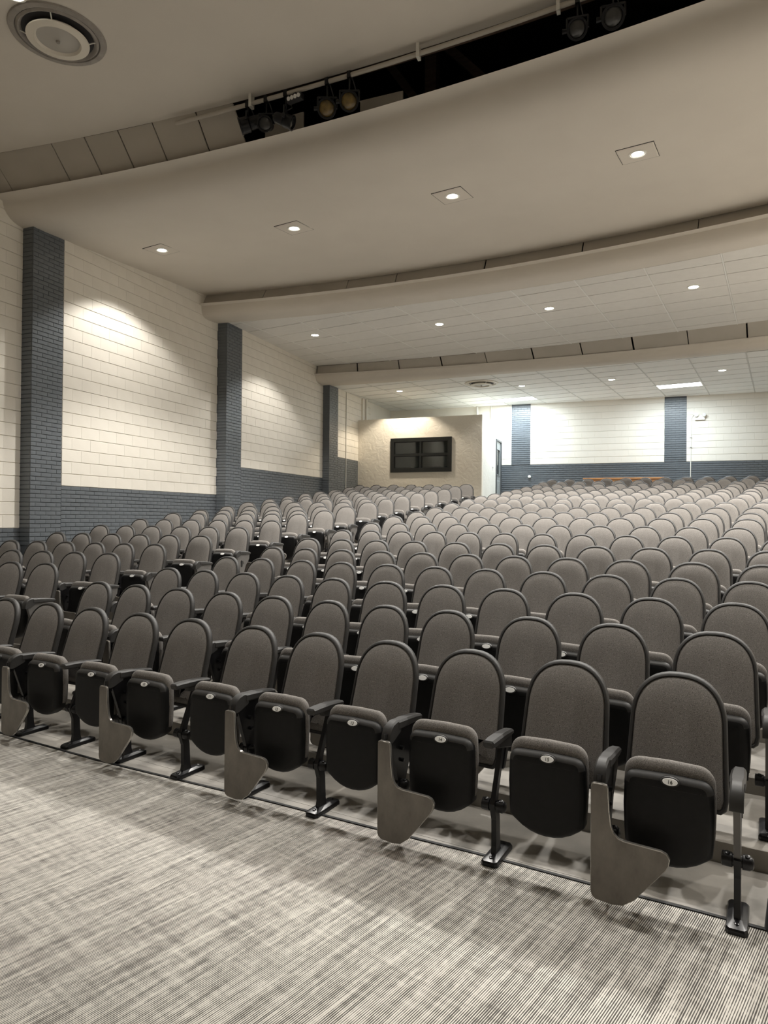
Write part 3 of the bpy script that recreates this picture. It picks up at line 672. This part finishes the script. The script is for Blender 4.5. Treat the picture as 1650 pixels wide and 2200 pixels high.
struct(mb.obj('wall_booth', M['plasterwhite']), 'white side of the projection booth with a door')
mb = MB(); mb.box((BX0,BY+T,BZ-0.10), (BX1-T,REAR_Y,BZ-0.006)); struct(mb.obj('ceiling', M['plaster']), 'flat top of the projection booth')
mb = MB(); mb.box((BX0,BY+T,0.4), (BX1-T,REAR_Y,2.10)); struct(mb.obj('floor', M['concrete']), 'booth floor')
# booth window
mb = MB(); fw = 0.095; y0, y1 = BY - 0.045, BY + 0.06
for a, b in (((wx0-0.02,y0,wz0-0.02),(wx1+0.02,y1,wz0+fw)), ((wx0-0.02,y0,wz1-fw),(wx1+0.02,y1,wz1+0.02)), ((wx0-0.02,y0,wz0+fw),(wx0+fw,y1,wz1-fw)), ((wx1-fw,y0,wz0+fw),(wx1+0.02,y1,wz1-fw))): mb.box(a, b)
win = struct(mb.obj('window_1', M['darkframe']), 'black four-pane window of the projection booth')
xm, zm = (wx0+wx1)/2, (wz0+wz1)/2
mb = MB(); mb.box((xm-0.025,BY-0.03,wz0+fw), (xm+0.025,BY+0.04,wz1-fw)); mb.obj('mullion', M['darkframe'], win)
for k, (a, b) in enumerate(((wx0+fw, xm-0.025), (xm+0.025, wx1-fw))):
    mb = MB(); mb.box((a,BY-0.03,zm-0.03), (b,BY+0.04,zm+0.035)); mb.obj('transom', M['darkframe'], win)
    for j, (c, d) in enumerate(((wz0+fw, zm-0.03), (zm+0.035, wz1-fw))):
        mb = MB(); mb.box((a,BY+0.010,c), (b,BY+0.016,d)); mb.obj('pane', M['glass'], win)
        mb = MB(); g = 0.018
        for p_, q_ in (((a,c),(b,c+g)), ((a,d-g),(b,d)), ((a,c+g),(a+g,d-g)), ((b-g,c+g),(b,d-g))): mb.box((p_[0],BY-0.005,p_[1]), (q_[0],BY+0.03,q_[1]))
        mb.obj('sash', M['darkframe'], win)
# booth door
mb = MB(); X = BX1
for a, b in (((X-T,dy0,2.1),(X+0.03,dy0+0.055,dz1)), ((X-T,dy1-0.055,2.1),(X+0.03,dy1,dz1)), ((X-T,dy0+0.055,dz1-0.055),(X+0.03,dy1-0.055,dz1))): mb.box(a, b)
door = struct(mb.obj('door_1', M['doorframe']), 'grey half-glazed door in the side of the projection booth')
ya, yb = dy0 + 0.058, dy1 - 0.058
ga, gb, gz0, gz1 = ya + 0.12, yb - 0.12, 2.1 + 1.02, 2.1 + 1.86
mb = MB()
for a, b in (((X-0.05,ya,2.12),(X-0.005,ga,dz1-0.06)), ((X-0.05,gb,2.12),(X-0.005,yb,dz1-0.06)), ((X-0.05,ga,2.12),(X-0.005,gb,gz0)), ((X-0.05,ga,gz1),(X-0.005,gb,dz1-0.06))): mb.box(a, b)
leaf = mb.obj('leaf', M['doorgrey'], door)
mb = MB()
for a, b in (((ga-0.02,gz0-0.02),(gb+0.02,gz0+0.015)), ((ga-0.02,gz1-0.015),(gb+0.02,gz1+0.02)), ((ga-0.02,gz0+0.015),(ga+0.015,gz1-0.015)), ((gb-0.015,gz0+0.015),(gb+0.02,gz1-0.015))): mb.box((X-0.012,*a), (X+0.006,*b))
mb.obj('glazing_bead', M['doorgrey'], leaf)
mb = MB(); mb.box((X-0.032,ga+0.015,gz0+0.015), (X-0.026,gb-0.015,gz1-0.015)); mb.obj('pane', M['glass'], leaf)
for k in range(2):
    a = ya + 0.10 + k*(yb-ya-0.2)/2 + 0.02; b = a + (yb-ya-0.2)/2 - 0.04
    mb = MB(); mb.loft([[(X-0.006,a,2.35),(X-0.006,b,2.35),(X-0.006,b,2.95),(X-0.006,a,2.95)], [(X+0.006,a+0.03,2.38),(X+0.006,b-0.03,2.38),(X+0.006,b-0.03,2.92),(X+0.006,a+0.03,2.92)]]); mb.obj('raised_panel', M['doorgrey'], leaf)
mb = MB(); mb.lathe([(0.032,0),(0.030,0.015),(0.012,0.02),(0.012,0.05)], (X-0.005,ya+0.07,3.10), (1,0,0), 16, cap1=True); mb.tube([(X+0.04,ya+0.07,3.10),(X+0.045,ya+0.19,3.095)], 0.011, 8); mb.obj('lever_handle', M['chrome'], leaf, smooth=True)
mb = MB(); mb.lathe([(0.032,0),(0.030,0.025),(0.002,0.03)], (X-0.005,ya+0.07,3.27), (1,0,0), 16, cap1=True); mb.obj('deadbolt', M['chrome'], leaf, smooth=True)
mb = MB(); mb.box((X,21.07,3.23), (X+0.012,21.15,3.36)); o = tag(mb.obj('light_switch', M['whitelabel']), 'small grey switch plate on the white booth side', 'switch')
mb = MB(); mb.box((X+0.012,21.10,3.275), (X+0.020,21.12,3.315)); mb.obj('toggle', M['panelgrey'], o)

# ------------------------------------------------------------------ pipes, conduit, emergency light, counter
def tube_thing(name, pts, r, material, label, cat, n=10):
    mb = MB(); mb.tube(pts, r, n); return tag(mb.obj(name, material, smooth=True), label, cat)
tube_thing('conduit', [(-8.486,18.66,1.9),(-8.486,18.66,5.48)], 0.013, M['whitepaint'], 'thin white conduit up the wall beside the narrow pilaster', 'conduit')
o = tube_thing('vent_pipe', [(-8.43,20.09,4.70),(-8.43,20.09,5.50)], 0.05, M['whitepaint'], 'white vertical pipe above the booth against the side wall', 'pipe', 14)
mb = MB(); mb.box((-8.56,19.86,4.70), (-8.455,20.04,5.50)); struct(mb.obj('trim_14', M['cream']), 'narrow cream wall chase beside the white pipe')
o = tube_thing('vent_pipe', [(-5.338,22.42,4.70),(-5.338,22.42,5.48)], 0.035, M['whitepaint'], 'white vertical pipe with a small valve above the booth', 'pipe', 12)
mb = MB(); mb.tube([(-5.34,22.40,5.15),(-5.20,22.38,5.15)], 0.02, 8); mb.tube([(-5.22,22.38,5.11),(-5.22,22.38,5.19)], 0.016, 8); mb.obj('valve', M['cable'], o)
tube_thing('conduit', [(-4.876,22.46,4.70),(-4.876,22.46,5.48)], 0.02, M['whitepaint'], 'thin white conduit on the rear wall above the booth corner', 'conduit')
arc = [(1.245,22.475,2.0),(1.25,22.475,3.0),(1.262,22.475,4.62)] + [(1.262+0.115*(1-math.cos(a)), 22.475, 4.72+0.19*math.sin(a)) for a in [math.pi*k/10 for k in range(0, 9)]]
o = tube_thing('conduit', arc, 0.014, M['whitepaint'], 'white conduit with a goose-neck top running to the emergency light', 'conduit')
for z in (4.2, 3.9, 3.0):
    mb = MB(); mb.box((1.225,22.455,z), (1.29,22.49,z+0.02)); mb.obj('strap', M['metal'], o)
o = thing('emergency_light', 'white two-headed emergency light on the rear wall', 'emergency light', (1.50, 22.47, 4.83))
mb = MB(); mb.box((-0.13,-0.05,-0.10), (0.13,0.02,0.03)); mb.obj('housing', M['whitepaint'], o)
for s in (-1, 1):
    mb = MB(); mb.lathe([(0.02,0.0),(0.055,0.03),(0.058,0.06),(0.05,0.062)], (0.10*s,-0.05,0.05), (0.15*s,-1,-0.1), 18, cap0=True); h = mb.obj('lamp_head', M['whitepaint'], o, smooth=True)
    mb = MB(); mb.lathe([(0.050,0.055),(0.002,0.064)], (0.10*s,-0.05,0.05), (0.15*s,-1,-0.1), 18, cap1=True); mb.obj('lens', M['whitelabel'], h)
o = tag(MB.obj((lambda b: (b.lathe([(0.05,0),(0.05,0.02),(0.03,0.03),(0.03,0.05),(0.002,0.052)], (-3.59,22.49,3.085), (0,-1,0), 16, cap1=True), b)[1])(MB()), 'wall_socket', M['whitelabel'], smooth=True), 'small white round socket on the blue rear dado', 'socket')
ct = thing('counter', 'brown wooden counter behind the last row of the main block', 'counter', (-0.65, 21.3, 1.83))
for k, (a, b) in enumerate(((-1.10,-0.35), (-0.35,0.40), (0.40,1.10))):
    mb = MB(); mb.box((a+0.004,-0.02,0.06), (b-0.004,0.02,1.08)); mb.obj('front_board', M['counter'], ct)
mb = MB(); mb.box((-1.14,-0.06,1.08), (1.14,0.45,1.115)); mb.obj('top', M['counter'], ct)
for s in (-1, 1):
    mb = MB(); mb.box((1.08*s-0.02,0.02,0.0), (1.08*s+0.02,0.42,1.08)); mb.obj('side_board', M['counter'], ct)

# ------------------------------------------------------------------ seats
def offset_poly(pts, d):
    n = len(pts); out = []
    for i in range(n):
        p0, p1, p2 = Vector(pts[i-1]), Vector(pts[i]), Vector(pts[(i+1) % n])
        a, b = (p1-p0).normalized(), (p2-p1).normalized()
        na, nb = Vector((-a.y, a.x)), Vector((-b.y, b.x)); m_ = (na + nb)
        if m_.length < 1e-6: m_ = na
        m_.normalize(); k = d / max(0.5, m_.dot(na)); out.append((p1.x + m_.x*k, p1.y + m_.y*k))
    return out
def back_outline(ns=10):
    """counter-clockwise outline (x, z) of a seat back: straight tapering sides under a round arch"""
    pts = []
    zb, zs, zt = 0.37, 0.705, 0.95
    hw = lambda z: 0.222 - 0.012*(z - zb)/(zs - zb)
    pts += [(-0.19, zb), (0.19, zb), (0.212, zb+0.018), (0.221, zb+0.06)]
    for k in range(1, 4): z = zb + 0.06 + (zs - zb - 0.06)*k/4; pts.append((hw(z), z))
    e = 2.4
    for k in range(2*ns + 1):
        a = math.pi*k/(2*ns); c, s = math.cos(a), math.sin(a)
        pts.append((0.210*math.copysign(abs(c)**(2/e), c), zs + (zt - zs)*abs(s)**(2/e)))
    for k in range(3, 0, -1): z = zb + 0.06 + (zs - zb - 0.06)*k/4; pts.append((-hw(z), z))
    pts += [(-0.221, zb+0.06), (-0.212, zb+0.018)]
    return pts
TAN = math.tan(math.radians(17))
def back_ring(inset, d, ns): return [(x, 0.30 + (z - 0.95)*TAN + d, z) for x, z in offset_poly(back_outline(ns), inset)]
def seat_meshes(ns, lod):
    R = lambda i, d: back_ring(i, d, ns); S = {}
    mb = MB()
    rings = [R(0.022,-0.004), R(0.019,-0.020), R(0.014,-0.026), R(0.006,-0.024), R(0.0,-0.014), R(0.0,0.010), R(0.012,0.026), R(0.05,0.038)] if not lod else [R(0.02,-0.004), R(0.015,-0.026), R(0.0,-0.016), R(0.0,0.012), R(0.05,0.036)]
    mb.loft(rings); S['back_shell'] = mb.mesh('back_shell', M['frame'], True, 50)
    mb = MB()
    rings = [R(0.017,-0.004), R(0.018,-0.016), R(0.025,-0.025), R(0.040,-0.034), R(0.066,-0.043), R(0.100,-0.051), R(0.145,-0.057)] if not lod else [R(0.017,-0.006), R(0.02,-0.026), R(0.04,-0.041), R(0.09,-0.052)]
    mb.loft(rings, cap0=False); S['back_cushion'] = mb.mesh('back_cushion', M['fabric'], True, 80)
    # tipped-up seat: plastic pan facing the stage, cushion behind it
    def pan(hw, zt, zs, zb, r, n=5):
        p = []
        for k in range(9): u = -1 + k/4; p.append((u*hw*0.86, zb + (zs - zb)*0.75*abs(u)**2.2))
        p.append((hw*0.975, zs)); p.append((hw, zs + 0.06)); p.append((hw*1.02, (zs+zt)/2))
        for k in range(n+1): a = math.pi/2*k/n; p.append((hw - r + r*math.cos(a), zt - r + r*math.sin(a)))
        p.append((0.0, zt + 0.004))
        for k in range(n+1): a = math.pi/2 + math.pi/2*k/n; p.append((-hw + r + r*math.cos(a), zt - r + r*math.sin(a)))
        p.append((-hw*1.02, (zs+zt)/2)); p.append((-hw, zs + 0.06)); p.append((-hw*0.975, zs))
        return p
    o1 = pan(0.176, 0.590, 0.275, 0.198, 0.050, 5 if not lod else 2)
    pr = lambda o, i, y, k=0.0: [(x, y + k*(z - 0.4), z) for x, z in offset_poly(o, i)]
    mb = MB(); mb.loft([pr(o1,0.0,-0.075), pr(o1,0.0,-0.128), pr(o1,0.004,-0.138), pr(o1,0.012,-0.150), pr(o1,0.024,-0.156), pr(o1,0.05,-0.158)])
    no = len(o1); mb.m = [1 if no <= i < 4*no and sum(mb.v[v][2] for v in f)/4 > 0.535 else 0 for i, f in enumerate(mb.f)]; S['seat_pan'] = mb.mesh('seat_pan', [M['black'], M['frame']], True, 50)  # upper rim in charcoal: the bevel's highlight put into the colour
    o2 = pan(0.181, 0.638, 0.30, 0.235, 0.068, 6 if not lod else 3)
    mb = MB(); mb.loft([pr(o2,0.035,-0.118), pr(o2,0.014,-0.113), pr(o2,0.003,-0.102), pr(o2,0.0,-0.088), pr(o2,0.006,-0.064), pr(o2,0.025,-0.046), pr(o2,0.06,-0.036)]); S['seat_cushion'] = mb.mesh('seat_cushion', M['fabric'], True, 80)
    mb = MB(); n = 20 if not lod else 10
    el = lambda a, b, y, zz: [(0.012 + a*math.cos(2*math.pi*k/n), y - b*0.45*math.sin(2*math.pi*k/n)*-1, 0.575 + zz + b*math.sin(2*math.pi*k/n)) for k in range(n)]
    mb.loft([el(0.040,0.019,-0.150,0.0), el(0.038,0.018,-0.1625,-0.002)]); S['plate_boss'] = mb.mesh('plate_boss', M['frame'], True, 50)
    mb = MB(); mb.loft([el(0.031,0.0135,-0.1615,-0.001), el(0.030,0.0130,-0.1645,-0.002)]); S['number_plate'] = mb.mesh('number_plate', M['whitelabel'])
    return S
def box_loft(mb, secs):
    """sections (y, z0, z1, halfwidth) swept along y with clipped corners"""
    rings = []
    for y, z0, z1, h in secs:
        c = min(0.010, (z1-z0)*0.3, h*0.4)
        rings.append([(-h+c,y,z0),(h-c,y,z0),(h,y,z0+c),(h,y,z1-c),(h-c,y,z1),(-h+c,y,z1),(-h,y,z1-c),(-h,y,z0+c)])
    mb.loft(rings)
def standard_meshes():
    S = {}
    mb = MB()          # plain armrest pad
    box_loft(mb, [(-0.178,0.588,0.604,0.020),(-0.170,0.576,0.612,0.029),(-0.12,0.572,0.614,0.032),(0.0,0.570,0.610,0.031),(0.10,0.566,0.600,0.028),(0.135,0.566,0.592,0.024)])
    box_loft(mb, [(-0.06,0.545,0.575,0.018),(0.12,0.50,0.572,0.018)])
    S['arm'] = mb.mesh('armrest', M['frame'], True, 35)
    mb = MB()          # armrest with the bulky front drop (row ends and tablet arms)
    box_loft(mb, [(-0.150,0.578,0.612,0.020),(-0.142,0.572,0.622,0.029),(-0.06,0.570,0.618,0.032),(0.06,0.566,0.606,0.030),(0.135,0.562,0.592,0.025)])
    ring = []
    for y, zt, zb in ((-0.12,0.622,0.560),(-0.16,0.626,0.545),(-0.195,0.618,0.530),(-0.222,0.600,0.525),(-0.236,0.570,0.528),(-0.240,0.545,0.532)):
        c = 0.008; h = 0.026
        ring.append([(-h,y,zb),(h,y,zb),(h,y,zt-c),(h-c,y,zt),(-h+c,y,zt),(-h,y,zt-c)])
    mb.loft(ring)
    S['arm_drop'] = mb.mesh('armrest', M['frame'], True, 35)
    mb = MB()          # leg: post up to the hinge, then a strut slanting back to the arm
    def post(secs, h):
        rings = []
        for y, z, d in secs: rings.append([(-h,y-d,z),(h,y-d,z),(h,y+d,z),(-h,y+d,z)])
        mb.loft(rings)
    post([(-0.058,0.02,0.040),(-0.060,0.07,0.028),(-0.066,0.20,0.026),(-0.085,0.262,0.030),(-0.092,0.285,0.028)], 0.013)
    post([(-0.092,0.275,0.026),(-0.075,0.33,0.020),(-0.02,0.46,0.018),(0.03,0.575,0.022)], 0.012)
    post([(0.03,0.42,0.016),(0.07,0.50,0.02),(0.09,0.575,0.02)], 0.010)
    S['leg'] = mb.mesh('leg', M['steel'])
    mb = MB()
    mb.loft([[(x*k,y*k2 - 0.04,z) for x, y in ((-0.042,-0.11),(-0.030,-0.125),(0.030,-0.125),(0.042,-0.11),(0.042,0.11),(0.030,0.125),(-0.030,0.125),(-0.042,0.11))] for k, k2, z in ((1,1,0.0),(1,1,0.016),(0.9,0.96,0.024),(0.5,0.5,0.034))])
    for y in (-0.125, 0.05): mb.lathe([(0.011,0.022),(0.011,0.032),(0.002,0.034)], (0,y,0), n=8, cap1=True)
    S['foot'] = mb.mesh('foot', M['steel'], True, 30)
    mb = MB(); mb.lathe([(0.022,-0.060),(0.030,-0.057),(0.030,-0.020),(0.024,-0.018),(0.024,0.018),(0.030,0.020),(0.030,0.046),(0.022,0.058),(0.010,0.062)], (0,-0.088,0.272), (1,0,0), 16, cap0=True, cap1=True)
    for s in (-1, 1): mb.lathe([(0.010,0.02),(0.010,0.034),(0.002,0.036)], (s*0.038,-0.088,0.272), (0,-0.3,1), 8, cap1=True)
    S['hinge'] = mb.mesh('hinge', M['steel'], True, 35)
    def side_panel(h, mi):
        mb = MB(); prof = [(-0.205,0.545),(-0.12,0.30),(-0.085,0.262),(-0.03,0.285),(0.02,0.40),(0.115,0.50),(0.125,0.575),(-0.12,0.580)]
        mb.loft([[(-h,y,z) for y, z in prof], [(h,y,z) for y, z in prof]], mi); return mb
    mb = side_panel(0.012, 0)
    mb.lathe([(0.012,0.012),(0.012,0.030),(0.002,0.032)], (0,-0.10,0.47), (1,0,0), 8, cap1=True); mb.lathe([(0.010,0.012),(0.010,0.026),(0.002,0.028)], (0,-0.085,0.40), (1,0,0), 8, cap1=True)
    S['panel_black'] = mb.mesh('side_panel', M['steel'])
    mb = side_panel(0.013, 0)
    slot = [(-0.105,0.40),(-0.085,0.39),(-0.062,0.40),(-0.058,0.47),(-0.085,0.49),(-0.108,0.475)]
    mb.loft([[(0.0135,y,z) for y, z in slot], [(0.0142,y,z) for y, z in slot]], 1)
    rim = [(-0.05,0.47),(0.05,0.53),(0.09,0.53),(0.09,0.50),(-0.03,0.43)]
    mb.loft([[(0.013,y,z) for y, z in rim], [(0.018,y,z) for y, z in rim]], 0)
    S['panel_grey'] = mb.mesh('side_panel', [M['panelgrey'], M['steel']])
    mb = MB()          # stowed writing tablet: narrow neck, broad rounded end, hanging in front of the standard
    prof = [(-0.030,0.075),(-0.024,0.058),(-0.008,0.046),(0.06,0.040),(0.105,0.048),(0.150,0.082),(0.272,0.236),(0.286,0.262),(0.290,0.288),(0.278,0.308),(0.255,0.317),(0.110,0.322),(0.085,0.328),(0.066,0.345),(0.055,0.375),(0.047,0.44),(0.042,0.530),(0.036,0.543),(0.020,0.548),(-0.018,0.548),(-0.028,0.542),(-0.031,0.530)]
    q = offset_poly(prof, 0.003)
    mb.loft([[(x,-0.268,z) for x, z in q], [(x,-0.265,z) for x, z in prof], [(x,-0.251,z) for x, z in prof], [(x,-0.248,z) for x, z in q]])
    nq = len(prof)
    mb.m = [1 if i < 3*nq else 0 for i in range(len(mb.f))]
    S['tablet'] = mb.mesh('writing_tablet', [M['tablet'], M['tabletedge']], True, 35)
    mb = MB(); mb.box((-0.012,-0.250,0.50), (0.012,-0.20,0.545)); mb.tube([(0,-0.235,0.53),(0,-0.235,0.575)], 0.012, 8); S['tablet_hinge'] = mb.mesh('tablet_hinge', M['steel'])
    return S
SEAT_NEAR, SEAT_FAR = seat_meshes(10, False), seat_meshes(5, True)
STD = standard_meshes()
NUM = {}
def number_mesh(k):
    if k not in NUM:
        c = bpy.data.curves.new('seat_number', 'FONT'); c.body = str(k); c.size = 0.022; c.align_x = 'CENTER'; c.align_y = 'CENTER'; c.extrude = 0.0004
        o = bpy.data.objects.new('seat_number', c); link(o)
        dg = bpy.context.evaluated_depsgraph_get(); me = bpy.data.meshes.new_from_object(o.evaluated_get(dg))
        me.materials.clear(); me.materials.append(M['ink'])
        bpy.data.objects.remove(o); NUM[k] = me
    return NUM[k]
def standard(root, bx, kind, far, tab_dx=0.0):
    tail = [('leg', STD['leg']), ('foot', STD['foot'])]
    if kind == 'plain': items = [('armrest', STD['arm'])] + tail
    elif kind == 'tablet': items = [('armrest', STD['arm_drop'])] + tail + [('side_panel', STD['panel_black']), ('writing_tablet', STD['tablet']), ('tablet_hinge', STD['tablet_hinge'])]
    else: items = [('armrest', STD['arm_drop'])] + tail + [('side_panel', STD['panel_grey'])]
    if not far: items.append(('hinge', STD['hinge']))
    if far: items = [i for i in items if i[0] != 'foot']
    for nm, me in items: put(nm, me, root, (bx + (tab_dx if 'tablet' in nm else 0.0), 0, 0))
ORDW = ['six','seven','eight','nine','ten','eleven','twelve','thirteen','fourteen','fifteen','sixteen']
ORDN = ['first','second','third','fourth','fifth','sixth','seventh','eighth','ninth','tenth','eleventh','twelfth','thirteenth','fourteenth','fifteenth','sixteenth','seventeenth','eighteenth','nineteenth','twentieth','twenty-first']
def seat(block, rows, k, i, mass=None):
    n, z, ts = rows[k]; t = ts[i]
    nv, tv, a = (NC, TC, A_ROW) if block == 'main' else (NS, TS, A_SIDE)
    p = nv*(n - 0.30) + tv*t
    row_no = k + 1 if block == 'main' else k + 3
    far = row_no > 11
    seq = sorted(ts); j = seq.index(t); last = len(seq) - 1
    right = (seq[j+1] - t)/2 if j < last else 0.266
    gap = min(right if j < last else 9, (t - seq[j-1])/2 if j else 9)
    sc = min(1.04, max(0.90, gap*2/0.52))
    if mass is not None: return (p, z, a, sc)
    if block == 'main':
        if k == 0: lab = 'front-row grey seat of the main block, its white plate numbered %s' % ORDW[j]
        else: lab = 'grey tip-up seat, %s from the dividing aisle in the main block\'s %s row' % (ORDN[j], ORDN[k])
        grp = 'auditorium seats of the main block'
    else:
        lab = 'grey tip-up seat, %s from the dividing aisle in the wall-side block\'s %s row' % (ORDN[last - j], ORDN[k])
        grp = 'auditorium seats of the wall-side block'
    root = thing('auditorium_seat', lab, 'seat', (p.x, p.y, z), -a, grp)
    S = SEAT_FAR if far else SEAT_NEAR; sx = (sc, 1, 1)
    for nm in ('back_shell', 'back_cushion', 'seat_pan', 'seat_cushion'): put(nm, S[nm], root, scale=sx)
    if not far: put('plate_boss', S['plate_boss'], root)
    pl = put('number_plate', S['number_plate'], root)
    if block == 'main' and k == 0:
        put('seat_number', number_mesh(6 + j), pl, (0.012, -0.1655, 0.5725), (math.radians(66), 0, 0))
    e = last - j                     # 0 at the end of the row away from the side wall
    kind = 'end' if e == 0 else ('tablet' if e % 2 else 'plain')
    if kind == 'tablet' and row_no > (8 if block == 'main' else 9): kind = 'plain'
    if block == 'main' and e == 0 and row_no >= 5: kind = 'plain'
    standard(root, right, kind, far, 0.0 if block == 'main' else 0.028)
    if j == 0: standard(root, -0.266, 'end' if block == 'main' else 'plain', far)
    return root
for k in range(len(SIDE_ROWS)):
    for i in range(len(SIDE_ROWS[k][2])): seat('side', SIDE_ROWS, k, i)
MASS_FROM = 17
for k in range(MASS_FROM):
    for i in range(len(CENTRE_ROWS[k][2])): seat('main', CENTRE_ROWS, k, i)
# the four rearmost rows of the main block, past the first three hundred seats: one object
mb = MB(); src = [(SEAT_FAR['back_shell'], 0), (SEAT_FAR['back_cushion'], 1), (SEAT_FAR['seat_pan'], 2), (SEAT_FAR['seat_cushion'], 1), (SEAT_FAR['number_plate'], 3), (STD['arm'], 0), (STD['leg'], 4), (STD['foot'], 4)]
for k in range(MASS_FROM, len(CENTRE_ROWS)):
    for i in range(len(CENTRE_ROWS[k][2])):
        p, z, a, sc = seat('main', CENTRE_ROWS, k, i, mass=True)
        for q, (me, mi) in enumerate(src):
            mx = Matrix.Translation((p.x, p.y, z)) @ Matrix.Rotation(-a, 4, 'Z') @ (Matrix.Diagonal((sc, 1, 1, 1)) if q < 5 else Matrix.Translation((0.25, 0, 0)))
            mb.add([mx @ v.co for v in me.vertices], [tuple(f.vertices) for f in me.polygons], mi)
o = mb.obj('auditorium_seats', [M['frame'], M['fabric'], M['black'], M['whitelabel'], M['steel']], smooth=True, angle=50)
stuff(tag(o, 'four rearmost rows of grey seats in the main block', 'seats'))

# ------------------------------------------------------------------ grey rail foot by the right aisle
q = Vector((0.500, 3.205))
o = thing('handrail', 'grey metal handrail foot at the aisle end of the front row', 'handrail', (q.x, q.y, 0.0), -A_ROW)
mb = MB(); mb.tube([(0,0,0.0),(0.012,0.0,0.12)], 0.034, 14); mb.obj('foot_sleeve', M['doorframe'], o, smooth=True)
mb = MB(); mb.tube([(0.012,0.0,0.10),(0.04,0.01,0.40),(0.075,0.02,0.80),(0.12,0.30,0.92),(0.14,0.9,1.02)], 0.024, 14); mb.obj('rail', M['panelgrey'], o, smooth=True)
